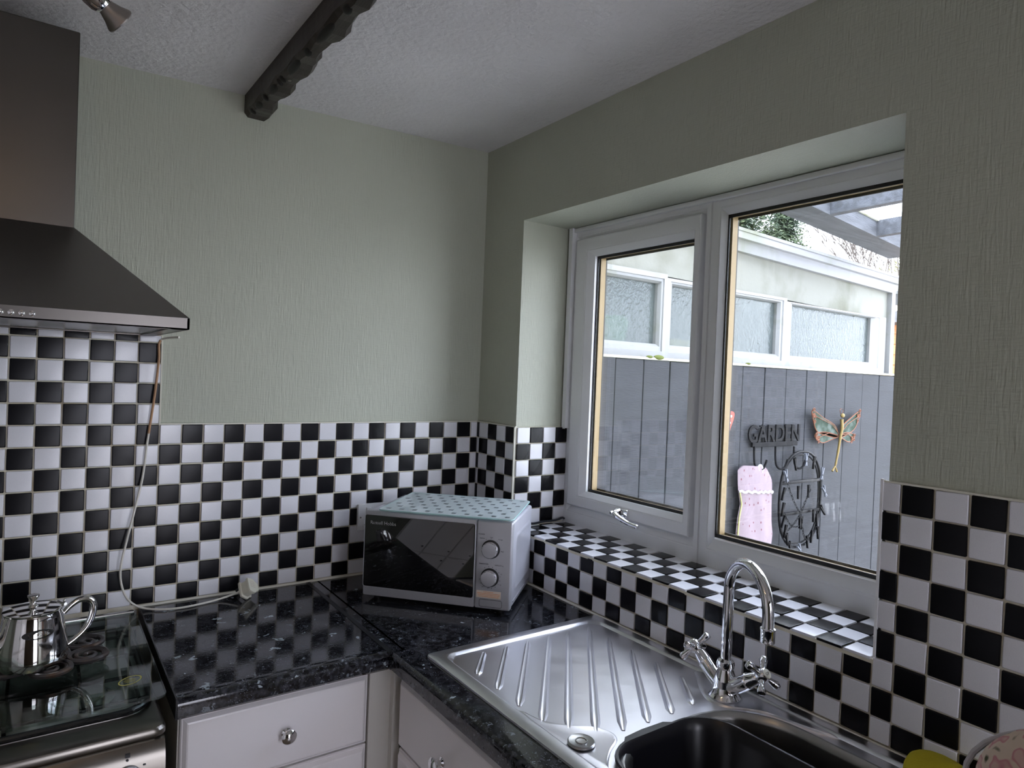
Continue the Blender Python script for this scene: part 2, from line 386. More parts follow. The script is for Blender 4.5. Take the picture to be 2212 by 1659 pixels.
# ================================================================== ROOM
ZF = 0.0; ZW = 0.915; S = 0.05; Z0 = 1.36
def zc(x, y): return 2.236 + .027*x - .006*y     # ceiling falls slightly to the left
YB = -3.6; XL = -2.55; YO0, YO1 = -0.213, -1.287; ZO0, ZO1 = 1.056, 1.982
T = .005
def wall_part(name, boxes, mat, label, org=(0, 0, 0)):
    b = B()
    for lo, hi in boxes: b.box(lo, hi)
    return b.done(name, mat, None, smooth=False, kind='structure', label=label, cat='wall', org=org)
wall_back = wall_part('wall_back', [((XL-.1, T, 0), (.30, .2, 2.45))], M_wall, 'sage green embossed wall behind the cooker, hood and microwave')
wall_right = wall_part('wall_right', [((T, YO0+T, 0), (.28, T+.0, 2.45)), ((T, YB, 0), (.28, YO1-T, 2.45)), ((T, YO1-T, 0), (.28, YO0+T, ZO0-.008)), ((T, YO1-T, ZO1), (.28, YO0+T, 2.45))], M_wall, 'sage green wall with the window opening above the sink')
wall_left = wall_part('wall_left', [((XL-.1, YB, 0), (XL, T, 2.45))], M_wall, 'sage green wall beyond the left of the view')
RX0, RX1, RZ0, RZ1 = -0.95, -0.2, 0.05, 2.0
wall_rear = wall_part('wall_rear', [((XL-.1, YB-.2, 0), (RX0, YB, 2.45)), ((RX1, YB-.2, 0), (.28, YB, 2.45)), ((RX0, YB-.2, 0), (RX1, YB, RZ0)), ((RX0, YB-.2, RZ1), (RX1, YB, 2.45))], M_darkwall, 'dark wood panelled wall behind the camera with the added door opening')
b = B(); P = [(XL-.1, T+.1), (.1, T+.1), (.1, YB), (XL-.1, YB)]
b.loft([[Vector((x, y, zc(x, y))) for x, y in P], [Vector((x, y, zc(x, y)+.1)) for x, y in P]])
ceiling = b.done('ceiling', M_ceil, None, smooth=False, kind='structure', label='white stippled textured ceiling', cat='ceiling')
B().box((XL-.1, YB, -.1), (.1, .1, 0)).done('floor', M_floor, None, smooth=False, kind='structure', label='brown floor below the kitchen units', cat='floor')
# unseen glazed door behind the camera, added and sized to light drawers and ceiling
w2 = thing('added_door_1', ((RX0+RX1)/2, YB-.1, RZ0), 'white glazed door added in the wall behind the camera to let in light', 'door'); w2['kind'] = 'structure'
b = B()
for lo, hi in (((RX0, YB-.13, RZ0), (RX0+.06, YB-.07, RZ1)), ((RX1-.06, YB-.13, RZ0), (RX1, YB-.07, RZ1)), ((RX0, YB-.13, RZ0), (RX1, YB-.07, RZ0+.10)), ((RX0, YB-.13, RZ1-.06), (RX1, YB-.07, RZ1)),
               (((RX0+RX1)/2-.02, YB-.12, RZ0), ((RX0+RX1)/2+.02, YB-.08, RZ1)), ((RX0, YB-.12, 1.42), (RX1, YB-.08, 1.45)), ((RX0, YB-.12, .78), (RX1, YB-.08, .81))): b.box(lo, hi)
b.done('frame', M_upvc, w2, smooth=False)

# ------------------------------------------------------------------ tiles
def tile_mesh(name, mat):
    # 1 x 1 unit base with softened face; height .006
    b = bmesh.new(); h = .0042; c = .03; e = .014; f = .038
    def ring(ins, z, k):
        a = .5-ins; q = a-k
        return [b.verts.new(v) for v in ((q, -a, z), (a, -q, z), (a, q, z), (q, a, z), (-q, a, z), (-a, q, z), (-a, -q, z), (-q, -a, z))]
    R0 = ring(.0, 0, c); R1 = ring(.0, h*.72, c); R2 = ring(e, h*.97, c); R3 = ring(f, h, c)
    for A, C_ in ((R0, R1), (R1, R2), (R2, R3)):
        for i in range(8): b.faces.new((A[i], A[(i+1) % 8], C_[(i+1) % 8], C_[i]))
    b.faces.new(R3)
    me = D.meshes.new(name); b.to_mesh(me); b.free(); me.materials.append(mat)
    for p in me.polygons[8:]: p.use_smooth = True
    return me
TW = tile_mesh('white_tile', M_tw); TB = tile_mesh('black_tile', M_tb)
JW = .0028
STUFF_T = {}
def put_tile(parent, black, center, w, h, U_, V_, N_):
    """center on the bed surface"""
    if w < .004 or h < .004: return
    w -= JW*random.uniform(.8, 1.2); h -= JW*random.uniform(.8, 1.2)
    if w < .002 or h < .002: return
    a = random.gauss(0, .006); tx = random.gauss(0, .004); ty = random.gauss(0, .004)
    if min(w, h) < .03: a = 0
    M_ = Matrix.Identity(4)
    for j in range(3): M_[j][0] = U_[j]*w; M_[j][1] = V_[j]*h; M_[j][2] = N_[j]
    R_ = Matrix.Rotation(a, 4, Vector(N_)) @ Matrix.Rotation(tx, 4, Vector(U_)) @ Matrix.Rotation(ty, 4, Vector(V_))
    c = Vector(center)+Vector(U_)*random.gauss(0, .00025)+Vector(V_)*random.gauss(0, .00025)+Vector(N_)*random.uniform(-.0003, .0006)
    M_ = Matrix.Translation(c-ORG[parent]) @ R_ @ M_
    # columns outside the photograph or hidden behind the cooker are joined into one part
    if (parent is wall_back and (center[0] < -1.31 or center[2] < ZW-.03)) or (parent is wall_right and center[1] < -1.78):
        bb = STUFF_T.setdefault((parent, black), bmesh.new()); t = (TB if black else TW).copy(); t.transform(M_); bb.from_mesh(t); D.meshes.remove(t)
        return
    o = D.objects.new('tile', TB if black else TW); COL.objects.link(o); o.parent = parent
    o.matrix_local = M_
X_, Y_, Z_ = Vector((1, 0, 0)), Vector((0, 1, 0)), Vector((0, 0, 1))
def spans(cuts, lo, hi):
    """cuts: list of (line position, index) ascending; clip to lo..hi"""
    out = []
    for (a, i), (c, _) in zip(cuts, cuts[1:]):
        p, q = max(a, lo), min(c, hi)
        if q-p > .002: out.append((p, q, i))
    return out
# tile bed: sits at T, face of tiles at about 0
# back wall splashback (distance d from the corner = -x)
a_, e_, b_, d_ = .5435, .2982, 8.603, .7065
sb_back = B().box((-.927, .0005, ZW-.02), (.004, T, Z0-.0005)).box((-1.60, .0005, .80), (-.927, T, 1.579)).done('grout_bed', M_grout, wall_back, smooth=False)
cuts = [(-.5*S, -2)]+[((k+a_)*S, k) for k in range(-1, 32)]
for r in range(-5, 9):
    z1 = Z0-r*S; z0 = z1-S
    if r == -5: z1 = 1.578
    z0c = max(z0, ZW+.004)
    lo = .927 if r < 0 else 0.0015
    for p, q, k in spans(cuts, lo, 1.56):
        put_tile(wall_back, (k+r) % 2 == 0, (-(p+q)/2, .0012, (z0c+z1)/2), q-p, z1-z0c, X_, Z_, -Y_)
# rows running down behind the cooker
for r in (9, 10):
    for p, q, k in spans(cuts, .962, 1.56):
        put_tile(wall_back, (k+r) % 2 == 0, (-(p+q)/2, .0012, Z0-(r+.5)*S), q-p, S, X_, Z_, -Y_)
# window wall between the corner and the opening
B().box((.0005, -.216, ZW-.02), (T, 0, Z0-.0005)).box((.0005, YO1+.003, ZW-.02), (T, -.2, ZO0-.002)).box((.0005, -2.35, ZW-.02), (T, YO1+.003, Z0-.0005)).done('grout_bed', M_grout, wall_right, smooth=False)
cutN = [(-.7*S, -2)]+[((k+e_)*S, k) for k in range(-1, 8)]
for r in range(9):
    z1 = Z0-r*S; z0 = max(z1-S, ZW+.004)
    for p, q, k in spans(cutN, .0015, .2149):
        put_tile(wall_right, (k+r) % 2 == 1, (.0012, -(p+q)/2, (z0+z1)/2), q-p, z1-z0, -Y_, Z_, -X_)
cutW = [((k+b_)*S, k) for k in range(-5, 18)]
for r in (6, 7, 8):
    z1 = Z0-r*S; z0 = max(z1-S, ZW+.004)
    if r == 6: z1 = ZO0-.003
    for p, q, k in spans(cutW, .2151, 1.2801):
        put_tile(wall_right, (k+r) % 2 == 0, (.0012, -(p+q)/2, (z0+z1)/2), q-p, z1-z0, -Y_, Z_, -X_)
cutR = [(1.2801, -1)]+[((k+17+b_+d_)*S, k) for k in range(0, 22)]
for r in range(9):
    z1 = Z0-r*S; z0 = max(z1-S, ZW+.004)
    for p, q, k in spans(cutR, 1.2801 if r >= 6 else 1.2845, 2.33):
        put_tile(wall_right, (k+r) % 2 == 0, (.0012, -(p+q)/2, (z0+z1)/2), q-p, z1-z0, -Y_, Z_, -X_)
# left reveal
B().box((.0005, YO0-.0035, ZO0), (.2, YO0+T, Z0-.0005)).done('reveal_bed', M_grout, wall_right, smooth=False)
for r in range(6):
    z1 = Z0-r*S; z0 = max(z1-S, ZO0+.006)
    for k in range(4):
        w = S if k < 3 else .046
        put_tile(wall_right, (k+r) % 2 == 1, (k*S+w/2+.001, YO0-.0033, (z0+z1)/2), w, z1-z0, X_, Z_, -Y_)
# right reveal (only its nose shows)
B().box((.0005, YO1-T, ZO0), (.2, YO1+.0035, Z0-.0005)).done('reveal_bed', M_grout, wall_right, smooth=False)
for r in range(6):
    z1 = Z0-r*S; z0 = max(z1-S, ZO0+.006)
    for k in range(4):
        put_tile(wall_right, (k+r) % 2 == 0, (k*S+.026, YO1+.0033, (z0+z1)/2), S, z1-z0, X_, Z_, Y_)
# sill
B().box((-.0035, YO1+.004, ZO0-.008), (.2, YO0-.004, ZO0-.0005)).done('sill_bed', M_grout, wall_right, smooth=False)
sill = D.objects.new('sill', None); COL.objects.link(sill); sill.parent = wall_right; sill.empty_display_size = .02; ORG[sill] = Vector((0, 0, 0))
for s_ in range(4):
    for p, q, k in spans(cutW, .2195, 1.2815):
        x0 = -.006+s_*(.2055/4)
        put_tile(sill, (k+s_) % 2 == 1, (x0+.0257, -(p+q)/2, ZO0-.001), .0514, q-p, X_, Y_, Z_)
for (par_, blk_), bb in STUFF_T.items():
    me = D.meshes.new('further_tiles'); bb.to_mesh(me); bb.free(); me.materials.append(M_tb if blk_ else M_tw)
    o = D.objects.new('further_tiles', me); COL.objects.link(o); o.parent = par_; o['kind'] = 'stuff'; ORG[o] = ORG[par_]
# cream tile trims and sealant
tt = B(); tt.box((-.006, YO0-.0035, ZO0+.004), (.0, YO0+.0005, Z0)); tt.done('corner_bead', M_seal, wall_right, smooth=False)
tt = B(); tt.box((-.0045, YO1, ZO0+.004), (.0015, YO1+.0045, Z0+.004)); tt.done('corner_bead', M_upvc, wall_right, smooth=False)
tt = B(); tt.box((-.9285, -.0035, Z0+.001), (-.925, .002, 1.578)); tt.box((-.9285, -.003, Z0-.001), (.003, .003, Z0+.0022)); tt.done('edge_bead', M_seal, wall_back, smooth=False)
tt = B(); tt.box((-.003, -.216, Z0-.001), (.003, .003, Z0+.0022)); tt.box((-.003, -2.35, Z0-.001), (.003, YO1+.003, Z0+.0022)); tt.done('edge_bead', M_seal, wall_right, smooth=False)
seal = B(); seal.tube([(-.96, -.006, ZW+.001), (-.55, -.006, ZW+.001), (-.006, -.006, ZW+.001)], .0042, 6); seal.done('sealant', M_seal, wall_back)
seal = B(); seal.tube([(-.006, -.004, ZW+.001), (-.006, -.6, ZW+.001), (-.006, -2.3, ZW+.001)], .0042, 6); seal.done('sealant', M_seal, wall_right)
B().box((-1.56, -.0015, 1.570), (-.93, .0, 1.5795)).done('stained_edge', M_grout2, wall_back, smooth=False)

# ------------------------------------------------------------------ window_1
w1 = thing('window_1', (.2, -.75, ZO0), 'white plastic double-glazed window over the sink', 'window'); w1['kind'] = 'structure'
FX0, FX1 = .195, .246
def frame_ring(y0, y1, z0, z1, wl, wr, wb, wt, x0, x1, bev=.004):
    """one mitred ring; y0>y1 (left to right)"""
    o = [(y0, z0), (y1, z0), (y1, z1), (y0, z1)]; i = [(y0-wl, z0+wb), (y1+wr, z0+wb), (y1+wr, z1-wt), (y0-wl, z1-wt)]
    c = [(a[0]+(q[0]-a[0])*.0, a[1]) for a, q in zip(o, i)]
    b = B()
    def rg(pts, x): return [b.b.verts.new((x, y, z)) for y, z in pts]
    def mid(t): return [(a[0]+(q[0]-a[0])*t, a[1]+(q[1]-a[1])*t) for a, q in zip(o, i)]
    L = [rg(o, x1), rg(mid(0), x0+bev), rg(mid(.08), x0), rg(mid(.62), x0), rg(mid(.66), x0+.0012), rg(mid(.70), x0+.0005), rg(i, x0+.012), rg(i, x1)]
    for A, C_ in zip(L, L[1:]+[L[0]]):
        for k in range(4):
            b.b.faces.new((A[k], A[(k+1) % 4], C_[(k+1) % 4], C_[k]))
    return b
FY0, FY1, FZ0, FZ1 = YO0+.0045, YO1-.0045, ZO0-.006, ZO1+.004
MU0, MU1 = -.722, -.772      # mullion centre band
# outer frame: left light opening and right light opening
b = frame_ring(FY0, -.748, FZ0, FZ1, .0395, .022, .070, .044, FX0, FX1)
b.done('frame', M_upvc, w1, smooth=False)
b = frame_ring(-.748, FY1, FZ0, FZ1, .041, .0535, .078, .054, FX0, FX1)
b.done('frame', M_upvc, w1, smooth=False)
b = frame_ring(-.240, -.722, 1.119, 1.945, .078, .026, .050, .058, .186, .243)
sash = b.done('sash', M_upvc, w1, smooth=False)
def glazing(y0, y1, z0, z1, par):
    g = B()
    for x in (.212, .2355): g.box((x, y1, z0), (x+.004, y0, z1))
    g.done('glass_pane', M_glass, par, smooth=False)
    s2 = B(); k = .0075
    for lo, hi in (((.216, y0-k, z0), (.236, y0-k+.006, z1)), ((.216, y1+k-.006, z0), (.236, y1+k, z1)), ((.216, y1, z0), (.236, y0, z0+.003)), ((.216, y1, z1-.003), (.236, y0, z1))): s2.box(lo, hi)
    s2.done('spacer_bar', M_spacer, par, smooth=False)
    g2 = B(); k = .008
    for x in (.2075, .2402):
        for lo, hi in (((x, y0-.004, z0), (x+.0045, y0+.001, z1)), ((x, y1-.001, z0), (x+.0045, y1+.004, z1)), ((x, y1, z0-.001), (x+.0045, y0, z0+k)), ((x, y1, z1-k), (x+.0045, y0, z1+.001))): g2.box(lo, hi)
    g2.done('gasket', M_black, par, smooth=False)
glazing(-.318, -.696, 1.169, 1.887, sash)
glazing(-.789, FY1+.0535, 1.134, 1.932, w1)
b = B().box((.176, YO0-.0055, Z0-.004), (.1955, YO0-.018, ZO1-.0)); b.bevel(.002); b.done('trim_1', M_upvc, None, kind='structure', label='white vertical cable trunking in the corner of the window reveal', cat='trim')
b = B().box((.183, YO1+.004, ZO1-.014), (.196, YO0-.018, ZO1-.001)); b.bevel(.003); b.done('trim_2', M_upvc, None, kind='structure', label='white bead along the top of the window frame', cat='trim')
B().tube([(.186, -.228, 1.974), (.181, -.228, 1.974)], .003, 8).done('screw_head', M_steel, w1)
# chrome handle on the sash
wh = B(); wh.box((.1775, -.514, 1.124), (.187, -.473, 1.150)); wh.bevel(.004, 2); wh.done('handle_plate', M_chrome, sash)
wh = B(); wh.tube(smooth_path([(.180, -.481, 1.141), (.166, -.482, 1.139), (.158, -.492, 1.134), (.157, -.515, 1.127), (.158, -.545, 1.120), (.160, -.575, 1.117)], 5), [.010, .010, .010, .0095, .0095, .009, .009, .009, .0085, .008, .008, .008, .0075, .0075, .007, .007, .007, .0065, .006, .006, .006, .006, .006, .006, .006, .005], 10)
wh.tube([(.170, -.478, 1.139), (.150, -.478, 1.139)], [.006, .0045], 8)
wh.done('handle', M_chrome, sash)

# ================================================================== CEILING BEAM
bm_ = B(); loops = []; n = 116
for i in range(n+1):
    y = .004-i*(2.9/n)
    x0 = -.753+.012*(-y); x1 = -.694-.01*(-y)*.9
    j = .0050*math.sin(i*.92)+.0035*math.sin(i*.53+1)+.0025*math.sin(i*2.3)
    x1 += j; zb = 2.160+.003*math.sin(i*1.3); zt = zc(x0, y)+.002
    k = .004+.002*math.sin(i*2.1)
    loops.append([(x0, y, zt), (x0+.001*math.sin(i), y, zb+.010), (x0+.007+k*.4, y, zb), (x1-.012, y, zb), (x1, y, zb+.013+k), (x1+.001, y, zt)])
bm_.loft([[Vector(p) for p in l_] for l_ in loops])
beam = bm_.done('ceiling_beam', M_beam, None, smooth=False, label='dark brown hewn wooden beam running across the white ceiling', cat='beam')
# chipped gouges along its lower left arris
for i, (y0, y1) in enumerate(((-.035, -.055), (-.075, -.120), (-.145, -.165), (-.19, -.245), (-.262, -.272), (-.280, -.300), (-.325, -.405), (-.44, -.47), (-.51, -.60), (-.65, -.68))):
    b = B(); yc_ = (y0+y1)/2; x = -.744+.012*(-yc_)
    b.ball((x, yc_, 2.161), (.0095, abs(y1-y0)/2*1.1, .0040), Matrix.Rotation(math.radians(40), 4, 'Y'), 10, 6)
    b.done('gouge', M_beamd, beam)
b = B(); b.ball((-.728, -.30, 2.1585), (.004, .006, .0012), None, 10, 5); b.done('screw', M_grey_lamp, beam)

# ================================================================== COOKER HOOD
hood = thing('cooker_hood', (-1.245, -.2, 1.575), 'stainless steel chimney cooker hood on the wall above the cooker', 'cooker hood')
HX0, HX1, HY, HZ0, HZ1, CX0, CX1, CY, CZ = -1.545, -.946, -.475, 1.5755, 1.5965, -1.37, -1.1225, -.252, 1.772
b = B(); b.loft([[Vector(p) for p in ((HX0, -.002, HZ1), (HX1, -.002, HZ1), (HX1, HY, HZ1), (HX0, HY, HZ1))], [Vector(p) for p in ((CX0, -.002, CZ), (CX1, -.002, CZ), (CX1, CY, CZ), (CX0, CY, CZ))]])
b.bevel(.0015, 1); b.done('hood_canopy', M_hood, hood, smooth=False)
b = B()
for lo, hi in (((HX0, HY, HZ0), (HX1, HY+.004, HZ1)), ((HX0, HY, HZ0), (HX0+.004, -.002, HZ1)), ((HX1-.004, HY, HZ0), (HX1, -.002, HZ1)), ((HX0, HY, HZ0), (HX1, HY+.03, HZ0+.002)), ((HX1-.03, HY, HZ0), (HX1, -.002, HZ0+.002)), ((HX0, HY, HZ0), (HX0+.03, -.002, HZ0+.002)), ((HX0, -.03, HZ0), (HX1, -.002, HZ0+.002))): b.box(lo, hi)
b.done('lip', M_lip, hood, smooth=False)
b = B().box((CX0, CY, CZ-.002), (CX1, -.002, 2.156)); b.bevel(.0015, 1); b.done('chimney', M_chim_shade, hood, smooth=False)
b = B().box((HX0+.03, HY+.03, HZ0+.003), (HX1-.03, -.03, HZ0+.006)); b.done('filter_panel', M_steel, hood, smooth=False)
for k in range(4):
    for q in range(2): pass
for i in range(6):
    x = -1.1838-i*.0141
    b = B(); Mx = axis_mat((x, HY-.0002, HZ0+.0095), (0, -1, 0)); b.lathe([(.0046, 0), (.0046, .0012), (.0036, .0015), (.0033, .003), (.0018, .0042), (.0003, .0045)], Mx, 16)
    b.done('button', M_chrome, hood)

# ================================================================== WORKTOPS
def nose_profile(z=ZW, th=.038, r=.012):
    P = [(.03, z), (r, z)]
    for k in range(1, 6):
        a = math.radians(90-k*18); P.append((r-r*math.cos(math.radians(90)-a+0) if False else r*(1-math.cos(a-math.radians(0))) if False else r-r*math.sin(math.radians(k*18)), z-r+r*math.cos(math.radians(k*18))))
    P += [(0, z-th+.006), (.006, z-th), (.03, z-th)]
    return P
WF = -.55
wt1 = B(); wt1.box((-.957, WF+.03, ZW-.038), (-.5475, -.001, ZW))
wt1.loft([[Vector((x, WF+u, z)) for u, z in nose_profile()] for x in (-.957, -.5475)])
wt_left = wt1.done('worktop', M_granite, None, label='short black speckled worktop between the cooker and the corner joint', cat='worktop')
b = B().box((-.9595, WF+.004, ZW-.037), (-.957, -.002, ZW+.0005)); b.done('end_strip', M_joint, wt_left, smooth=False)
wt2 = B(); yE = -2.3
for lo, hi in (((-.52, -1.05, ZW-.038), (-.001, -.001, ZW)), ((-.5445, -.5505, ZW-.038), (-.515, -.001, ZW)), ((-.52, yE, ZW-.038), (-.001, -1.52, ZW)), ((-.52, -1.52, ZW-.038), (-.468, -1.05, ZW)), ((-.045, -1.52, ZW-.038), (-.001, -1.05, ZW))): wt2.box(lo, hi)
wt2.loft([[Vector((WF+u, y, z)) for u, z in nose_profile()] for y in (-.5505, yE)])
wt_right = wt2.done('worktop', M_granite, None, label='long black speckled worktop under the window holding the sink', cat='worktop')
b = B().box((-.5515, WF+.001, ZW-.005), (-.5405, -.008, ZW+.0009)).box((-.5475, WF-.001, ZW-.037), (-.5445, -.545, ZW+.0009)); b.done('joint_strip', M_joint, wt_left, smooth=False)

# ================================================================== CABINETS
FY = -.530
def panel_front(b, f, u0, u1, v0, v1, th=.018, ch=.011):
    """raised panel: chamfered edge profile. f(u,v,d) d outwards"""
    o = [(u0, v0), (u1, v0), (u1, v1), (u0, v1)]
    def ins(k): return [(u0+k, v0+k), (u1-k, v0+k), (u1-k, v1-k), (u0+k, v1-k)]
    rings = [(o, 0), (o, th*.45), (ins(.0022), th*.6), (ins(.004), th*.6), (ins(ch*.9), th*.95), (ins(ch*1.15), th)]
    b.loft([[f(u, v, d) for u, v in r_] for r_, d in rings])
    return b
def knob(parent, p, nrm, mat=M_chrome):
    b = B(); b.lathe([(.0095, 0), (.0095, .002), (.005, .005), (.0048, .011), (.010, .015), (.0145, .019), (.0145, .022), (.011, .0255), (.005, .0275), (.0005, .028)], axis_mat(p, nrm), 24)
    return b.done('knob', mat, parent)
cb1 = thing('base_cabinet', (-.765, -.27, 0), 'white drawer unit under the short worktop beside the cooker', 'cabinet')
b = B().box((-.95, FY+.018, .1), (-.5835, -.02, ZW-.04)).box((-.94, FY+.06, 0), (-.5835, -.02, .1)); b.done('carcass', M_carc, cb1, smooth=False)
f1 = lambda u, v, d: Vector((u, FY+.018-d, v))
zt = .869; hs = (.148, .235, .375)
for h in hs:
    dr = panel_front(B(), f1, -.947, -.584, zt-h, zt).done('drawer', M_cab, cb1, smooth=False)
    knob(dr, (-.757, FY, zt-h/2-(0.002 if h < .2 else 0)), (0, -1, 0))
    zt -= h+.004
pst = B().box((-.5815, FY+.004, .1), (-.5335, -.45, ZW-.04)); pst.box((-.5335, FY-.012, .1), (-.515, FY+.05, ZW-.04)); pst.done('corner_post', M_carc, None, smooth=False, label='cream corner post between the two runs of white cabinets', cat='cabinet post')
cb2 = thing('base_cabinet', (-.27, -.95, 0), 'white cabinet below the sink with chrome knobs', 'cabinet')
FXc = -.530
b = B().box((FXc+.018, -1.55, .1), (-.02, -.552, ZW-.22)).box((FXc+.018, -1.04, ZW-.22), (-.02, -.552, ZW-.04)).box((FXc+.018, -1.55, ZW-.22), (-.50, -1.04, ZW-.04)).box((FXc+.06, -1.55, 0), (-.02, -.552, .1)); b.done('carcass', M_carc, cb2, smooth=False)
f2 = lambda u, v, d: Vector((FXc+.018-d, u, v))
for (ya, yb) in ((-.956, -.556), (-1.36, -.96)):
    dr = panel_front(B(), f2, ya, yb, .712, .860).done('drawer', M_cab, cb2, smooth=False); knob(dr, (FXc, (ya+yb)/2+.003, .776), (-1, 0, 0))
    dr = panel_front(B(), f2, ya, yb, .104, .707).done('door', M_cab, cb2, smooth=False); knob(dr, (FXc, ya+.04, .66), (-1, 0, 0))
# tall white larder unit opposite, seen in the microwave door
lc = thing('tall_cabinet', (-2.2, -1.5, 0), 'tall white larder cabinet with black knobs left of the view', 'cabinet')
B().box((-2.5, -2.1, .1), (-1.92, -.72, 2.1)).done('carcass', M_carc, lc, smooth=False)
f3 = lambda u, v, d: Vector((-1.92+d, u, v))
for (ya, yb) in ((-1.17, -.73), (-1.62, -1.18), (-2.07, -1.63)):
    for z0, z1, zk in ((.12, .86, .78), (.87, 2.08, .98)):
        dr = panel_front(B(), f3, ya, yb, z0, z1).done('door', M_cab, lc, smooth=False)
        knob(dr, (-1.90, ya+.05, zk), (1, 0, 0), M_bl)

# ================================================================== COOKER
ck = thing('gas_cooker', (-1.2225, -.28, 0), 'stainless steel gas cooker with a closed glass lid', 'cooker')
KX0, KX1, KY0 = -1.475, -.976, -.572
b = B().box((KX0+.004, -.55, .02), (KX1-.004, -.03, .86)); b.bevel(.003); b.done('body', M_cook, ck, smooth=False)
b = B(); prof = [(-.575, .855), (-.578, .873), (-.574, .882), (-.566, .8865), (-.55, .888)]
pl = [[Vector((x, y, z)) for x, y in rrect(KX0+i_, KX1-i_, KY0+i_, -.025, .02)] for i_, z in ((.002, .868), (0, .871), (0, .880), (.003, .885), (.009, .887))]
b.loft(pl); b.done('hob_top', M_cook, ck)
b = B(); b.prism(rrect(KX0+.01, KX1-.012, -.508, -.06, .055, 8), lambda u, v, d: Vector((u, v, d)), .8865, .8885); b.done('hob_tray', M_sink_in, ck)
b = B(); rim = rrect(KX0+.012, KX1-.013, -.503, -.062, .055, 8); b.tube([(x, y, .893) for x, y in rim], .0055, 8, closed=True); b.done('tray_rim', M_enamel, ck)
for x, y, r in ((-1.34, -.38, .045), (-1.095, -.41, .042), (-1.34, -.16, .035), (-1.095, -.16, .04)):
    b = B(); b.lathe([(r+.012, .8885), (r+.012, .891), (r, .893), (r, .900), (r-.003, .9025), (r*.6, .903), (.001, .903)], Matrix.Translation((x, y, 0)), 28, ); b.done('burner', M_steel, ck)
b = B()
for x in (-1.43, -1.34, -1.235, -1.205, -1.095, -1.01): b.box((x-.0025, -.49, .9025), (x+.0025, -.075, .9075))
for y in (-.485, -.38, -.27, -.16, -.08): b.box((-1.445, y-.0025, .9025), (-.995, y+.0025, .9075))
for x in (-1.43, -1.235, -1.205, -1.01):
    for y in (-.485, -.08): b.box((x-.003, y-.003, .889), (x+.003, y+.003, .904))
b.done('pan_support', M_enamel, ck, smooth=False)
b = B(); b.prism(rrect(-1.472, -.969, -.520, -.040, .018, 5), lambda u, v, d: Vector((u, v, d)), .9115, .9155); lidg = b.done('glass_lid', M_lid, ck, smooth=False)
b = B(); b.box((-1.468, -.040, .905), (-.972, -.026, .919)); b.bevel(.004); b.done('hinge_bar', M_steel, ck)
b = B(); b.loft([[Vector(p) for p in ((x, -.560, .869), (x, -.576, .8675), (x, -.584, .860), (x, -.590, .842), (x, -.594, .81), (x, -.597, .74), (x, -.590, .732), (x, -.55, .732))] for x in (KX0+.004, KX1-.004)]); b.bevel(.004, 2); b.done('control_panel', M_cook, ck)
for i in range(5):
    x = -1.036-i*.082
    b = B(); b.lathe([(.021, 0), (.021, .004), (.017, .006), (.0155, .020), (.013, .023), (.001, .0235)], axis_mat((x, -.593, .822), (0, -1, .06)), 28)
    b.box((x-.003, -.621, .806), (x+.003, -.607, .838)); b.done('control_knob', M_silver, ck)
b = B()
for i in range(5):
    x = -1.036-i*.082
    b.box((x-.004, -.5892, .8555), (x+.003, -.5842, .8610)).lathe([(.0020, 0), (.0020, .0012)], axis_mat((x-.001, -.5885, .8515), (0, -1, 0)), 12)
    b.box((x+.022, -.5935, .838), (x+.026, -.5905, .8395))
b.done('printed_symbols', M_txtd, ck, smooth=False, kind='stuff')
b = B().box((KX0+.02, -.575, .12), (KX1-.02, -.55, .70)); b.bevel(.006); b.done('oven_door', M_cook, ck)
b = B().tube([(KX0+.05, -.60, .66), (KX1-.05, -.60, .66)], .009, 12); b.done('oven_handle', M_steel, ck)
# yellow oval sticker on the lid
b = B(); ov = [(.0155*math.cos(a), .0225*math.sin(a)) for a in [2*math.pi*k/28 for k in range(28)]]
Mst = Matrix.Translation((-1.019, -.425, .9158)) @ Matrix.Rotation(math.radians(-50), 4, 'Z')
b.loft([[Mst @ Vector((x*s2, y*s2, z)) for x, y in ov] for s2, z in ((1, 0), (1, .0002), (.90, .0002), (.90, 0))], cap=(False, False))
for k in range(5):
    b.box((-.0105+abs(k-2)*.002, -.0085+k*.004, 0), (.0105-abs(k-2)*.002, -.0078+k*.004, .0002), Mst)
b.done('oval_sticker', M_yellowring, lidg, smooth=False)

# trivet: flower of cast iron spirals
tv = thing('trivet', (-1.143, -.275, .916), 'black cast iron trivet of joined spirals under the teapot on the glass lid', 'trivet')
for k in range(7):
    a = math.radians(-28+60*k)
    c = Vector((-1.143, -.272, .933)) + (Vector((math.cos(a), math.sin(a), 0))*.0715 if k < 6 else Vector((0, 0, 0)))
    b = B(); b.tube([c+Vector((.0315*math.cos(q), .0315*math.sin(q), 0)) for q in [2*math.pi*i/28 for i in range(28)]], .0052, 8, closed=True)
    pts = []
    for i in range(46):
        t = i/45; q = a+t*1.7*2*math.pi; r = .026*(1-t)**.9+.002; pts.append(c+Vector((r*math.cos(q), r*math.sin(q), 0)))
    b.tube(pts, .0040, 7); b.done('spiral', M_iron, tv)
for k in range(3):
    a = math.radians(-28+120*k); c = Vector((-1.143, -.272, .916))+Vector((math.cos(a), math.sin(a), 0))*.078
    B().tube([c, c+Vector((0, 0, .016))], .0035, 8).done('foot', M_iron, tv)

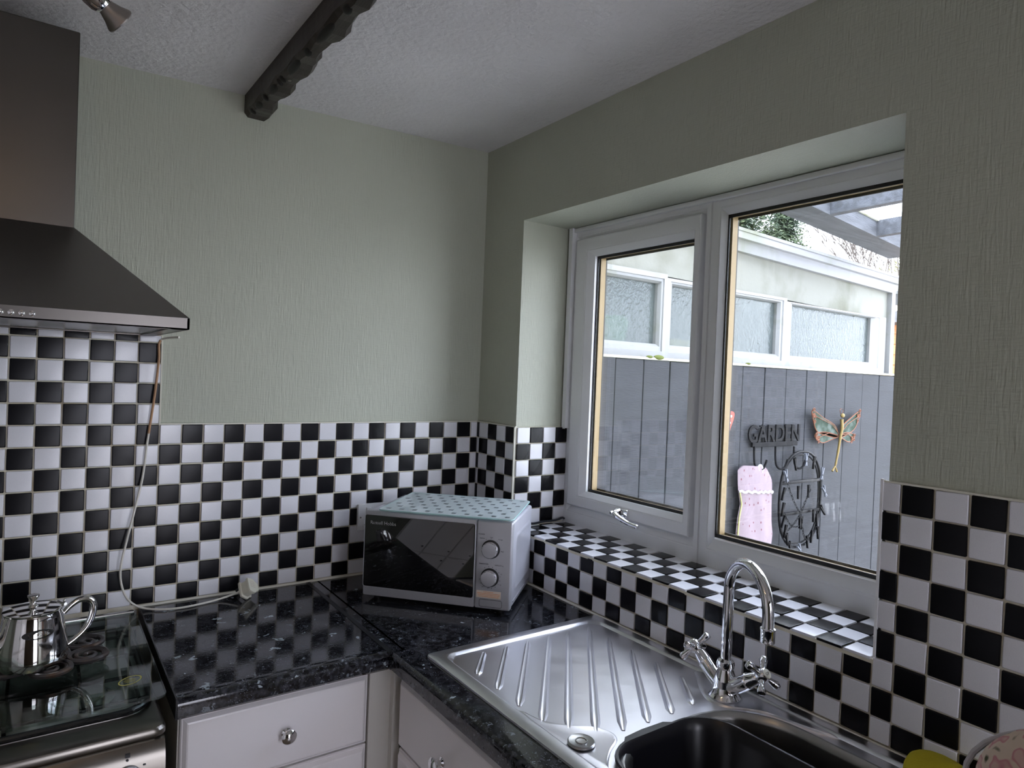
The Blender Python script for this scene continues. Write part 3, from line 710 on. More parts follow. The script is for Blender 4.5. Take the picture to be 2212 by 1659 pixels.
# ================================================================== TEAPOT
TP = Vector((-1.170, -.308, .9375))
tp = thing('teapot', TP, 'polished stainless steel teapot standing on the iron trivet', 'teapot')
MT = Matrix.Translation(TP)
b = B(); b.lathe([(.050, 0), (.0555, .002), (.0575, .008), (.0575, .018), (.0555, .04), (.0515, .065), (.0475, .088), (.0455, .098), (.0460, .100), (.0440, .1005)], MT, 56, (True, True)); b.done('body', M_pot, tp)
b = B(); b.lathe([(.0475, .1003), (.0480, .1018), (.0470, .103), (.040, .1045), (.020, .1065), (.009, .1070), (.0001, .1072)], MT, 56); lid = b.done('lid', M_pot, tp)
b = B(); b.lathe([(.0085, .1068), (.0078, .1085), (.0045, .112), (.004, .116), (.0065, .121), (.0095, .126), (.0098, .1285), (.007, .130), (.0005, .1303)], MT, 24); b.done('lid_knob', M_pot, lid)
hd = Vector((.97, .24, 0)).normalized()
hp = smooth_path([TP+hd*r+Vector((0, 0, z)) for r, z in ((.0500, .083), (.062, .095), (.078, .103), (.094, .099), (.101, .085), (.098, .063), (.088, .043), (.072, .028), (.056, .018))], 6)
b = B(); b.tube(hp, [.0045+.0022*math.sin(math.pi*min(1, i/(len(hp)-1))) for i in range(len(hp))], 12); b.done('handle', M_pot, tp)
b = B(); b.tube([TP+hd*.046+Vector((-.006, .01, .103)), TP+hd*.046+Vector((.006, -.010, .103))], .0032, 10); b.ball(TP+hd*.051+Vector((0, 0, .107)), .003); b.done('hinge', M_pot, tp)
sd = -hd
b = B(); b.tube(smooth_path([TP+sd*r+Vector((0, 0, z)) for r, z in ((.045, .045), (.066, .055), (.080, .08), (.092, .102))], 6), [.016-.009*i/18 for i in range(19)], 16); b.done('spout', M_pot, tp)
# badge curved on body
bd = B(); nb = 20; az0 = math.radians(-80)
def on_body(u, v, off):
    a = az0+u/.05; z = .069+v; r = .0515-(z-.065)*.174+off
    return TP+Vector((r*math.cos(a), r*math.sin(a), z))
L0 = []
outer = [(.0245*math.cos(2*math.pi*k/24), .0080*math.sin(2*math.pi*k/24)) for k in range(24)]
bd.loft([[on_body(u, v, .0002) for u, v in outer], [on_body(u, v, .0018) for u, v in outer]])
bdg = bd.done('badge', M_black, tp, smooth=False)
me = text_mesh('STEELE', .0105, .0002)
b = B(); b.b.from_mesh(me)
for v in b.b.verts: v.co = on_body(v.co.x, v.co.y, .0022+v.co.z)
b.done('badge_lettering', M_chrome, bdg, smooth=False)

# ================================================================== MICROWAVE
th_ = math.radians(-48.0); mu = Vector((math.cos(th_), math.sin(th_), 0)); mv = Vector((-mu.y, mu.x, 0))   # mu: to the right along the front, mv: to the back
FR = Vector((-.204, -.501, ZW)); MWW, MWD, MH0, MH1 = .395, .262, .012, .2335
MM = Matrix.Identity(4); org_ = FR - mu*MWW
for j in range(3): MM[j][0] = mu[j]; MM[j][1] = mv[j]; MM[j][2] = (0, 0, 1)[j]
MM.translation = org_      # local: x 0..W right, y 0 front..depth, z up
mw = thing('microwave_oven', org_+mu*MWW/2+mv*MWD/2, 'silver microwave oven with a black glass door in the worktop corner', 'microwave')
def mb(lo, hi, bev=.0, seg=2):
    b = B().box(lo, hi, MM)
    return b.bevel(bev, seg) if bev else b
body = mb((.004, .022, MH0), (MWW-.002, MWD, MH1-.002), .006, 3).done('body', M_silverb, mw)
# pressed side panel
b = B(); f4 = lambda u, v, d: MM @ Vector((MWW-.002+d, u, v))
b.loft([[f4(u, v, d) for u, v in rrect(.045+k, MWD-.02-k, MH0+.035+k, MH1-.038-k, .018, 5)] for k, d in ((0, .0002), (.004, .0022), (.010, .0022), (.013, .0008))]); b.done('pressed_panel', M_silverb, body)
b = B(); b.box((MWW-.003, .035, MH0+.012), (MWW+.0002, MWD-.02, MH0+.016), MM); b.done('side_groove', M_silver, body, smooth=False)
b = B(); b.lathe([(.003, 0), (.003, .001), (.001, .0016)], MM @ axis_mat((MWW-.002, .12, MH0+.014), (1, 0, 0)), 12); b.done('screw', M_chrome, body)
DW = .292
b = mb((0, 0, MH0), (DW+.010, .022, MH1), .004); door = b.done('door', M_silver, mw)
b = B(); b.loft([[MM @ Vector((u, d, v)) for u, v in rrect(.001+k, DW+.008-k, MH0+.024+k, MH1-.010-k, .006, 4)] for k, d in ((0, .001), (0, -.0015), (.0012, -.0022))]); b.done('door_glass', M_doorg, door)
b = B(); b.tube([MM @ Vector((u, -.0016, v)) for u, v in rrect(.001, DW+.008, MH0+.024, MH1-.010, .006, 4)], .0009, 6, closed=True); b.done('door_edge', M_silver, door)
b = mb((DW+.011, 0, MH0), (MWW, .022, MH1), .005, 3); cp = b.done('control_panel', M_silver, mw)
kx = DW+.011+.038
for zk in (.163, .092):
    b = B(); b.lathe([(.0235, .0), (.0235, .001), (.0225, .0015), (.0205, .0016)], MM @ axis_mat((kx, 0, zk), (0, -1, 0)), 36); b.done('dial_ring', M_black, cp)
    b = B(); b.lathe([(.0205, .0), (.0200, .014), (.0195, .0165), (.0185, .0172)], MM @ axis_mat((kx, 0, zk), (0, -1, 0)), 40, (True, True)); kn = b.done('dial', M_chrome, cp)
    b = B(); b.lathe([(.0182, .0170), (.0182, .0176), (.0170, .0180), (.0005, .0180)], MM @ axis_mat((kx, 0, zk), (0, -1, 0)), 36); b.done('dial_cap', M_silver, kn)
def ptxt(s_, x, z, size, par=cp, mat=M_txtd, y=-.0003, sx=1.0):
    Mt = MM @ axis_mat((x, y, z), (0, -1, 0), (1, 0, 0))
    return txt(s_, size, Mt, 'lettering', mat, par, .0002, 0, sx)
ptxt('POWER', DW+.024, .199, .0048); ptxt('Defrost', DW+.026, .189, .0040); ptxt('Med', DW+.050, .1925, .0040); ptxt('M.High', DW+.073, .189, .0040); ptxt('High', DW+.079, .160, .0040)
ptxt('TIME/POWER', DW+.032, .125, .0042); ptxt('DEFROST/kg', DW+.072, .124, .0040)
ptxt('10', DW+.078, .103, .0042); ptxt('20', DW+.077, .076, .0042); ptxt('30', DW+.047, .066, .0042); ptxt('35', DW+.031, .0675, .0042)
ptxt('Russell Hobbs', .052, MH1-.030, .0125, door, M_txtl, -.0024, 1.0)
b = B()
for k in range(14):
    a = math.radians(120-k*22); b.box((kx-.0003+.027*math.cos(a)-.0004, -.0004, .092+.027*math.sin(a)-.0012), (kx+.027*math.cos(a)+.0004, .0002, .092+.027*math.sin(a)+.0012), MM)
for a in (118, 90, 55, -8): 
    a = math.radians(a); b.box((kx+.027*math.cos(a)-.0005, -.0004, .163+.027*math.sin(a)-.0008), (kx+.027*math.cos(a)+.0005, .0002, .163+.027*math.sin(a)+.0008), MM)
b.done('dial_marks', M_txtd, cp, smooth=False, kind='stuff')
b = mb((DW+.016, -.0006, .040), (DW+.079, .001, .058)); st = b.done('sticker', M_sticker, cp, smooth=False)
b = B(); b.box((DW+.034, -.0009, .0546), (DW+.060, -.0005, .0556), MM)
for k, (u0, u1) in enumerate(((.018, .077), (.020, .076), (.022, .074))): b.box((DW+u0, -.0009, .0508-k*.0038), (DW+u1, -.0005, .0520-k*.0038), MM)
b.done('print_lines', M_orange_print, st, smooth=False)
b = B(); b.tube([MM @ Vector((u, -.0001, v)) for u, v in rrect(DW+.024, DW+.082, .017+.001, .036, .004, 3)], .0006, 5, closed=True); b.done('door_button', M_txtd, cp)
for x in (.03, MWW-.03):
    for y in (.03, MWD-.03):
        b = B(); b.lathe([(.009, 0), (.010, .013)], MM @ Matrix.Translation((x, y, 0)), 14); b.done('foot', M_black, mw)
# glass board on top
th2 = math.radians(-46.0); gu = Vector((math.cos(th2), math.sin(th2), 0)); gv = Vector((-gu.y, gu.x, 0)); GO = Vector((-.449, -.246, ZW+MH1))
GW, GD = .353, .268
GM = Matrix.Identity(4)
for j in range(3): GM[j][0] = gu[j]; GM[j][1] = gv[j]; GM[j][2] = (0, 0, 1)[j]
GM.translation = GO
gb = thing('glass_board', GO+gu*GW/2+gv*GD/2, 'pale green glass worktop saver with small grey squares lying on the microwave', 'chopping board')
b = B(); b.prism(rrect(0, GW, 0, GD, .012, 5), lambda u, v, d: GM @ Vector((u, v, d)), .004, .008); b.done('glass', M_tempered, gb, smooth=False)
b = B(); b.tube([GM @ Vector((u, v, .006)) for u, v in rrect(0, GW, 0, GD, .012, 5)], .0021, 6, closed=True); b.done('polished_edge', pm('aqua_glass_edge', (.45, .68, .66), .15), gb)
b = B()
for i in range(10):
    for j in range(7):
        u = .02+i*.035+(.0175 if j % 2 else 0); v = .022+j*.037
        if u < GW-.015: b.box((u-.0058, v-.0058, .0081), (u+.0058, v+.0058, .0084), GM)
b.done('printed_squares', M_dotg, gb, smooth=False, kind='stuff')
for u in (.02, GW-.02):
    for v in (.02, GD-.02):
        b = B(); b.lathe([(.006, -.0), (.006, .004)], GM @ Matrix.Translation((u, v, 0)), 12); b.done('foot', M_bulb_off, gb)

# ================================================================== SOCKET
sk = thing('wall_socket', (-.332, -.004, 1.048), 'white double wall socket half hidden behind the microwave', 'socket')
b = B().box((-.406, -.013, 1.046), (-.272, .0005, 1.122)); b.bevel(.003); b.done('plate', M_upvc, sk)
B().lathe([(.0025, 0), (.0025, .0006)], axis_mat((-.398, -.013, 1.084), (0, -1, 0)), 12).done('screw', M_grey_lamp, sk)
for x in (-.374, -.304):
    B().box((x-.007, -.0165, 1.097), (x+.007, -.012, 1.112)).bevel(.001).done('switch', M_upvc, sk)
    B().box((x-.002, -.0133, 1.076), (x+.002, -.0128, 1.084)).box((x-.012, -.0133, 1.060), (x-.006, -.0128, 1.064)).box((x+.006, -.0133, 1.060), (x+.012, -.0128, 1.064)).done('pin_holes', M_black, sk, smooth=False)

# ================================================================== CABLE + PLUG
pts = [(-.905, -.10, 1.573), (-.925, -.03, 1.571), (-.935, -.016, 1.560), (-.935, -.018, 1.527), (-.937, -.02, 1.493), (-.943, -.022, 1.425), (-.948, -.018, 1.375), (-.955, -.02, 1.313), (-.962, -.02, 1.235), (-.977, -.025, 1.158), (-.993, -.03, 1.082), (-1.003, -.035, 1.028), (-1.001, -.035, .985), (-.985, -.035, .945), (-.955, -.04, .9225), (-.91, -.062, .9185), (-.86, -.068, .9185), (-.79, -.052, .9195), (-.745, -.058, .931), (-.722, -.064, .937)]
P2 = smooth_path(pts, 5)
cbl = B().tube(P2, .0026, 8).done('mains_cable', M_cable, None, label='thin cream flex hanging from the hood down the tiles to a plug', cat='cable', org=(-.955, -.04, .916))
B().tube([p+Vector((0, 0, 0)) for p in P2[8:34]], .00285, 8).done('scorched_sleeve', M_cable2, cbl, label='browned length of the flex near the hood')
# plug: body tilted, pins underneath
pd = Vector((.80, -.22, .33)).normalized()
PM = axis_mat((-.722, -.062, .937), (.62, -.50, .60), (.1, -.9, -.55))   # z axis: out of the back of the plug
pg = thing('mains_plug', (-.70, -.07, ZW), 'cream three-pin plug resting on its pins on the short worktop', 'plug')
b = B(); sh = [(-.022, -.014), (-.018, -.019), (.018, -.019), (.023, -.012), (.024, .004), (.016, .012), (.012, .021), (-.010, .022), (-.016, .012), (-.023, .003)]
sh = [(p.x, p.y) for p in smooth_path([(x, y, 0) for x, y in sh], 3, True)]
sh = [(x*.95, y*.95) for x, y in sh]
b.loft([[PM @ Vector((x*k, y*k, z)) for x, y in sh] for k, z in ((.97, -.010), (1.0, -.008), (1.0, -.005), (.80, -.003), (.78, .012), (.92, .014), (.93, .018), (.88, .0205))]); b.done('plug_body', M_plug, pg)
b = B()
for x, y in ((0, .012), (-.011, -.008), (.011, -.008)): b.box((x-.003, y-.002, -.026), (x+.003, y+.002, -.009), PM)
b.done('pins', M_black, pg, smooth=False)
b = B(); b.lathe([(.0045, 0), (.0045, .0012)], PM @ axis_mat((-.0185, -.002, .004), (-1, 0, 0)), 14); b.done('cord_hole', M_black, pg)
b = B()
for k in range(4): b.box((-.011+k*.005, -.010, .0205), (-.010+k*.005, .006, .0208), PM)
b.done('moulded_marks', M_sticker, pg, smooth=False)

# ================================================================== SINK
skx0, skx1, sky0, sky1 = -.492, -.0105, -1.56, -.603
sink = thing('sink', (-.25, -1.08, ZW), 'stainless steel inset sink with a ribbed draining board', 'sink')
def ring_pts(x0, x1, y0, y1, r, z, n=6): return [Vector((x, y, z)) for x, y in rrect(x0, x1, y0, y1, r, n)]
def inset(k, r, z): return ring_pts(skx0+k, skx1-k*1.0, sky0+k, sky1-k, r, z)
ZD = ZW+.0012
b = B()
b.loft([inset(0, .010, ZW+.0006), inset(.0008, .010, ZW+.0042), inset(.004, .012, ZW+.0060), inset(.020, .022, ZW+.0058), inset(.024, .024, ZW+.0066), inset(.028, .026, ZW+.0058), inset(.033, .028, ZD+.0003)], cap=(False, False))
# deck with bowl hole
bl = (-.457, -.070, -1.505, -1.066); BR = .135
def bowl(k, r, z): return ring_pts(bl[0]+k, bl[1]-k, bl[2]+k, bl[3]-k, r, z, 8)
bmsh = b.b
o_l = [v for v in bmsh.verts][-28:]
outer_vs = o_l
oe = []
for i in range(len(outer_vs)):
    e = bmsh.edges.get((outer_vs[i], outer_vs[(i+1) % len(outer_vs)])); oe.append(e)
hv = [bmsh.verts.new(p) for p in bowl(0, BR, ZD+.0003)]
he = [bmsh.edges.new((hv[i], hv[(i+1) % len(hv)])) for i in range(len(hv))]
bmesh.ops.triangle_fill(bmsh, use_beauty=True, use_dissolve=False, edges=oe+he, normal=(0, 0, 1))
b.done('draining_board', M_sink, sink)
b = B(); b.loft([bowl(0, BR, ZD+.0003), bowl(.002, BR, ZD+.0022), bowl(.006, BR-.004, ZD+.0022), bowl(.011, BR-.01, ZD-.003), bowl(.014, BR-.012, ZD-.010), bowl(.022, BR-.02, ZD-.14), bowl(.04, BR-.04, ZD-.16), bowl(.10, .05, ZD-.164)], cap=(False, True)); b.done('bowl', M_sink_in, sink)
# ribs
RB = [((-.377, -.653), (-.446, -.735)), ((-.315, -.650), (-.447, -.808)), ((-.257, -.651), (-.449, -.880)), ((-.195, -.649), (-.449, -.949)), ((-.136, -.648), (-.424, -.990)), ((-.075, -.652), (-.391, -1.022)), ((-.082, -.727), (-.345, -1.040)), ((-.087, -.805), (-.288, -1.043)), ((-.089, -.878), (-.228, -1.044)), ((-.094, -.951), (-.168, -1.042))]
for p, q in RB:
    p = Vector((*p, 0)); q = Vector((*q, 0)); d = (q-p).normalized(); nn_ = Vector((-d.y, d.x, 0)); Lg = (q-p).length
    b = B(); loops = []
    K = 14
    for i in range(K+1):
        t = i/K; s0 = p+d*(Lg*t); e0 = min(t, 1-t)*Lg/.012; env = max(.45, math.sqrt(max(0.0, 1-(1-min(1, e0))**2))) if e0 < 1 else 1
        hw = (.0048+.0022*t)*max(.15, env)
        loops.append([s0+nn_*(hw*u)+Vector((0, 0, ZD-.0004+.0058*h_*max(.1, env))) for u, h_ in ((-1.45, 0), (-1.0, .35), (-.62, .95), (-.2, .78), (.2, .78), (.62, .95), (1.0, .35), (1.45, 0))])
    b.loft(loops, closed=True); b.done('rib', M_sink, sink)
# plateau round the tap and round the plug hole cover
def plateau(name, outline, z0, z1, ins=.006):
    P_ = smooth_path([(x, y, 0) for x, y in outline], 5, True); c = sum(P_, Vector())/len(P_)
    def sc_(k, z): return [Vector((c.x+(p.x-c.x)*k, c.y+(p.y-c.y)*k, z)) for p in P_]
    return B().loft([sc_(1, z0), sc_(.96, z0+(z1-z0)*.7), sc_(.92, z1), sc_(.86, z1-.0006)], cap=(False, True)).done(name, M_sink, sink)
plateau('tap_ledge', [(-.042, -.955), (-.075, -.975), (-.112, -1.015), (-.130, -1.048), (-.122, -1.084), (-.097, -1.112), (-.075, -1.145), (-.057, -1.22), (-.042, -1.25), (-.040, -1.10)], ZD-.0003, ZW+.0055)
plateau('corner_ledge', [(-.463, -.900), (-.448, -.940), (-.415, -.978), (-.380, -1.005), (-.366, -1.035), (-.376, -1.058), (-.41, -1.078), (-.445, -1.11), (-.463, -1.15)], ZD-.0003, ZW+.0040)
cvr = B(); cvr.lathe([(.0225, 0), (.0225, .003), (.021, .0042), (.0195, .0036), (.0002, .0034)], Matrix.Translation((-.437, -1.036, ZW+.0052)), 36)
cvr.tube([Vector((-.437+.009*math.cos(a), -1.036+.009*math.sin(a), ZW+.0088)) for a in [2*math.pi*k/20 for k in range(20)]], .0012, 6, closed=True)
cvr.done('tap_hole_cover', M_sink_in, sink)
# ---- washing up bowl
wb = thing('washing_up_bowl', (-.31, -1.27, ZD-.16), 'black plastic washing-up bowl sitting in the sink', 'bowl')
wr = (-.444, -.182, -1.46, -1.079)
def wl(k, r, z): return ring_pts(wr[0]+k, wr[1]-k, wr[2]+k, wr[3]-k, r, z, 8)
b = B(); b.loft([wl(.035, .04, ZD-.152), wl(.020, .055, ZW-.12), wl(.008, .065, ZW-.004), wl(.001, .07, ZW+.0065), wl(-.001, .072, ZW+.011), wl(.001, .07, ZW+.0145), wl(.005, .066, ZW+.0145), wl(.009, .062, ZW+.010), wl(.014, .06, ZW-.004), wl(.026, .05, ZW-.12), wl(.040, .04, ZD-.148)], cap=(True, True)); b.done('tub', M_bl, wb)
b = B(); hl = [(-.385, wr[3]-.002), (-.372, wr[3]+.009), (-.330, wr[3]+.012), (-.280, wr[3]+.010), (-.262, wr[3]-.002)]
b.prism(hl, lambda u, v, d: Vector((u, v, d)), ZW+.0085, ZW+.0125); b.bevel(.0015); b.done('lifting_lip', M_bl, wb)

# ================================================================== TAP
TB_ = Vector((-.094, -1.056, ZW+.0052))
tap = thing('mixer_tap', TB_, 'chrome swan-neck mixer tap with two cross-head handles at the sink', 'tap')
b = B(); b.lathe([(.0300, 0), (.0305, .003), (.0275, .007), (.0235, .013), (.0210, .022), (.0205, .032), (.0175, .044), (.0145, .052), (.0125, .058)], Matrix.Translation(TB_), 36); 
for sg in (1, -1):
    p0 = TB_+Vector((0, sg*.004, .020)); p1 = TB_+Vector((0.002, sg*.030, .034)); p2 = TB_+Vector((.003, sg*.048, .048))
    b.tube(smooth_path([p0, p1, p2], 5), [.016, .016, .0158, .0155, .0152, .015, .0148, .0147, .0146, .0145, .0145], 20)
b.done('tap_body', M_chrome, tap)
b = B(); b.lathe([(.0125, .052), (.0155, .056), (.0165, .062), (.0155, .069), (.0125, .072), (.0115, .073)], Matrix.Translation(TB_), 32); b.done('swivel_collar', M_chrome, tap)
ang = math.radians(243); dh = Vector((math.cos(ang), math.sin(ang), 0)); reach = .142; ztop = .262
rad = reach/2; zc0 = .205
pth = [TB_+Vector((0, 0, .07)), TB_+Vector((0, 0, .12)), TB_+Vector((0, 0, .17))]
for k in range(0, 17):
    a = math.pi*(k/16)
    pth.append(TB_+dh*(rad-rad*math.cos(a))+Vector((0, 0, zc0+(.066)*math.sin(a))))
pth.append(TB_+dh*(reach+.001)+Vector((0, 0, .185)))
b = B(); b.tube(smooth_path(pth, 3), .0098, 20); b.done('spout', M_chrome, tap)
b = B(); Pn = TB_+dh*(reach+.001)+Vector((0, 0, .160)); b.lathe([(.0105, 0), (.0120, .0015), (.0120, .020), (.0126, .0215), (.0126, .0245), (.0105, .026)], Matrix.Translation(Pn), 28); b.done('aerator', M_chrome, tap)
b = B(); b.ball(Pn+Vector((0, 0, -.001)), (.003, .003, .005)); b.done('water_drop', M_glass, tap)
for sg, lab in ((1, None), (-1, None)):
    ax = Vector((.03, sg*.80, .60)).normalized(); p2 = TB_+Vector((.003, sg*.046, .046))
    AM = axis_mat(p2, ax, (1, 0, 0))
    b = B(); b.lathe([(.0146, 0), (.0150, .004), (.0135, .006), (.0118, .020), (.0095, .026), (.0078, .028)], AM, 28); b.done('valve_stem', M_chrome, tap)
    hc = AM @ Vector((0, 0, .038))
    b = B(); b.lathe([(.0075, .026), (.0115, .030), (.0130, .036), (.0125, .043), (.0105, .047), (.0090, .0485), (.0085, .0485)], AM, 28)
    for q in range(4):
        aa = math.radians(q*90+(20 if sg > 0 else 45)); dd = (AM.to_3x3() @ Vector((math.cos(aa), math.sin(aa), 0)))
        b.tube([hc+dd*.008, hc+dd*.015, hc+dd*.024, hc+dd*.032, hc+dd*.0365, hc+dd*.0385], [.0058, .0052, .0062, .0080, .0068, .0015], 16)
    hnd = b.done('cross_handle', M_chrome, tap)
    b = B(); b.lathe([(.0088, .0478), (.0086, .0494), (.007, .0498), (.0003, .0499)], AM, 24); cap_ = b.done('index_disc', M_plug, hnd, label='cream ceramic disc')
    if sg < 0:
        me = text_mesh('C/F', .007, .0001); B().add_mesh(me, AM @ Matrix.Translation((0, 0, .0500))).done('letters', M_txtd, hnd, smooth=False)

# ================================================================== small items
# black lead on the sill end
B().tube(smooth_path([(-.03, -.285, 1.120), (.02, -.262, 1.085), (.05, -.250, 1.072), (.10, -.238, 1.0705), (.150, -.236, 1.0700), (.180, -.232, 1.074), (.192, -.228, 1.070)], 5), .0035, 8).done('black_lead', M_blackc, None, label='short black lead lying on the sill corner behind the microwave', cat='cable')
# yellow cloth
b = B(); loops = []
for i in range(15):
    t = i/14; x = -.105+.10*t
    loops.append([Vector((x, -1.425+.055*math.cos(a)*(.8+.25*math.sin(t*3.1)), ZW+.007+(.025+.020*math.sin(a))*(.35+.75*math.sin(t*math.pi*.95+.05))*.85+(.004*math.sin(7*t+3*math.cos(a)))*max(0, math.sin(a))+.003)) for a in [2*math.pi*k/22 for k in range(22)]])
b.loft(loops); yc = b.done('folded_cloth', M_cloth_y, None, label='yellow cleaning cloth bunched at the right-hand back edge of the sink', cat='cloth')
# floral fabric
b = B(); loops = []
for i in range(17):
    t = i/16; z = ZW+.002+.222*t; k = math.sin(math.acos(min(1, abs(2*max(t, .12)-1)*.97)))**.75
    loops.append([Vector((-.20+.08*k*math.cos(a)*(1+.04*math.sin(5*a+6*t)), -1.69+.19*k*math.sin(a)*(1+.04*math.cos(4*a+5*t)), z)) for a in [2*math.pi*q/28 for q in range(28)]])
b.loft(loops); fl = b.done('fabric_bag', M_floral, None, label='cream floral patterned fabric bag at the lower right corner of the view', cat='bag')
rp_ = B().tube([Vector((-.20, -1.69+.195*math.cos(a), ZW+.112+.117*math.sin(a))) for a in [math.pi*k/20 for k in range(21)]], .0035, 8).done('piped_seam', M_lace, fl)

# ================================================================== CEILING SPOTLIGHTS
sp = thing('ceiling_spotlight', (-1.30, -1.0, 2.2), 'chrome spotlight rail on the ceiling with bullet-shaped heads', 'lamp')
b = B().tube([(-1.15, -.62, 2.165), (-1.42, -1.62, 2.165)], .010, 14); b.lathe([(.045, 0), (.045, .008), (.02, .02), (.006, .032)], axis_mat((-1.285, -1.12, 2.198), (0, 0, -1)), 24); b.done('rail', M_chrome, sp)
def head(p, d, lit):
    d = Vector(d).normalized(); A = axis_mat(p, d)
    b = B(); b.tube([Vector(p)+Vector((0, 0, .045)), Vector(p)], .005, 8); b.lathe([(.006, -.030), (.013, -.024), (.0185, -.010), (.0205, .008), (.0195, .022), (.017, .029), (.0162, .030)], A, 28); h_ = b.done('head', M_chrome, sp)
    b = B(); b.lathe([(.0125, .028), (.0140, .034), (.0185, .046), (.0240, .056), (.0250, .059), (.0243, .061), (.0225, .0600)], A, 28, (True, False)); b.done('lamp_shade', M_grey_lamp, h_)
    b = B(); b.lathe([(.0230, .0585), (.015, .0600), (.0003, .0605)], A, 24, (True, True)); b.done('bulb_face', M_bulb if lit else M_bulb_off, h_)
head((-1.123, -.525, 2.119), (.085, .035, -.050), False)
head((-1.285, -1.20, 2.10), (-.1, -.5, -.8), True)
head((-1.39, -1.50, 2.10), (.2, .3, -.9), True)

# ================================================================== OUTSIDE
B().box((-9, -14, -.2), (18, 14, -.1)).done('patio', M_patio, None, smooth=False, kind='structure', label='grey paved yard outside the window', cat='ground')
# fence
YFN = .05
fence = thing('fence', (1.9, YFN+.01, -.1), 'dark grey painted vertical board fence outside the window', 'fence')
xs = [.33, .495, .66, .819, .975, 1.139, 1.303, 1.467, 1.638, 1.812, 1.992, 2.174, 2.363, 2.545, 2.73, 2.91, 3.09, 3.27]
for i, (x0, x1) in enumerate(zip(xs, xs[1:])):
    dy = random.uniform(0, .004)
    b = B().box((x0+.0022, YFN+dy, -.1), (x1-.0022, YFN+.018+dy, 1.600+random.uniform(-.002, .002))); b.bevel(.0022, 1); b.done('board', M_fence, fence, smooth=False)
b = B().box((.33, YFN+.022, -.1), (3.27, YFN+.03, 1.56)); b.done('backing', M_black, fence, smooth=False)
for z in (.35, 1.3): B().box((.33, YFN+.03, z), (3.27, YFN+.07, z+.07)).done('rail', M_fence, fence, smooth=False)
b = B().box((.33, YFN-.004, 1.601), (3.28, YFN+.12, 1.611)); b.bevel(.002, 1); b.done('capping', M_cap, fence, smooth=False)
for x, r in ((.845, .018), (.90, .030), (1.50, .015)):
    b = B(); b.ball((x, YFN+.0, 1.612), (r, .012, r*.35), None, 10, 6); b.done('moss_tuft', M_moss, fence)
# outbuilding with obscured windows
YS = .25
shed = thing('outbuilding', (1.7, YS+1, -.1), 'white flat-roofed outbuilding with obscured glass behind the fence', 'outbuilding')
fz = lambda x: 2.175-.029*(x-1.604)
b = B().box((.1, YS+.02, -.1), (3.19, YS+.12, 1.615)).box((.1, YS+.1, -.1), (.2, YS+2.4, 2.1)).box((3.09, YS+.1, -.1), (3.19, YS+2.4, 2.1)).box((.1, YS+2.3, -.1), (3.19, YS+2.4, 1.3)); b.done('wall', M_render, shed, smooth=False)
b = B(); b.loft([[Vector((x, y, z)) for y, z in ((YS, 1.992-.0155*(x-.735)+.008), (YS+.05, 1.992-.0155*(x-.735)+.008), (YS+.05, fz(x)+.03), (YS, fz(x)+.03))] for x in (.1, 3.19)]); b.done('upper_panel', M_render, shed, smooth=False)
b = B(); b.loft([[Vector((x, y, z)) for y, z in ((YS-.028, fz(x)), (YS+.0, fz(x)), (YS, fz(x)+.11), (YS-.04, fz(x)+.11), (YS-.046, fz(x)+.060), (YS-.030, fz(x)+.056))] for x in (.05, 3.262)]); b.done('fascia', M_fascia, shed, smooth=False)
b = B(); b.loft([[Vector((x, y, z)) for y, z in ((YS-.045, fz(x)+.096), (YS+2.45, fz(x)+.085), (YS+2.45, fz(x)+.12), (YS-.045, fz(x)+.112))] for x in (.05, 3.262)]); b.done('roof', M_fascia, shed, smooth=False)
b = B().box((3.19, YS-.03, 1.6), (3.235, YS+.01, fz(3.2))); b.done('corner_trim', M_upvc_out, shed, smooth=False)
b = B().box((3.262, YS-.05, 2.06), (3.30, YS+.0, 2.15)); b.done('gutter_end', M_upvc_out, shed)
wings = ((.25, 1.106), (1.190, 2.029), (2.153, 3.018))
for i, (x0, x1) in enumerate(wings):
    L_ = x0-.045 if i else .1; R_ = x1+.045 if i < 2 else 3.175
    if i: L_ = (wings[i-1][1]+x0)/2
    if i < 2: R_ = (x1+wings[i+1][0])/2
    ztp = 1.994-.0155*((L_+R_)/2-.735)+.006
    b = B(); o_ = [(L_, 1.612), (R_, 1.612), (R_, ztp), (L_, ztp)]; ii = [(x0, 1.683), (x1, 1.683), (x1, 1.958), (x0, 1.958)]
    def rg(pts, y): return [b.b.verts.new((x, y, z)) for x, z in pts]
    def md(t): return [(a[0]+(c[0]-a[0])*t, a[1]+(c[1]-a[1])*t) for a, c in zip(o_, ii)]
    L = [rg(o_, YS+.06), rg(o_, YS-.008), rg(md(.52), YS-.010), rg(md(.56), YS-.004), rg(md(.82), YS-.004), rg(ii, YS+.012), rg(ii, YS+.06)]
    for A, C_ in zip(L, L[1:]+[L[0]]):
        for k in range(4): b.b.faces.new((A[k], A[(k+1) % 4], C_[(k+1) % 4], C_[k]))
    wf = b.done('window', M_upvc_out, shed, smooth=False)
    B().box((x0-.005, YS+.028, 1.678), (x1+.005, YS+.034, 1.963)).done('pane', M_obsc, wf, smooth=False)
b = B(); b.lathe([(.05, 1.5), (.07, 1.62), (.09, 1.78), (.075, 1.80)], Matrix.Translation((.93, YS+.14, 0)), 20); b.done('green_tub', M_redpot, shed)
b = B(); b.box((.5, YS+.1, 1.5), (.8, YS+.22, 1.73)); b.box((1.3, YS+.1, 1.5), (1.5, YS+.2, 1.72)); b.done('yellow_tub', M_ytub, shed, smooth=False)
b = B(); b.box((.2, YS+.8, 1.2), (3.1, YS+.85, 2.1)); b.done('inner_partition', pm('shed_inner', (.13, .14, .145), .9), shed, smooth=False)
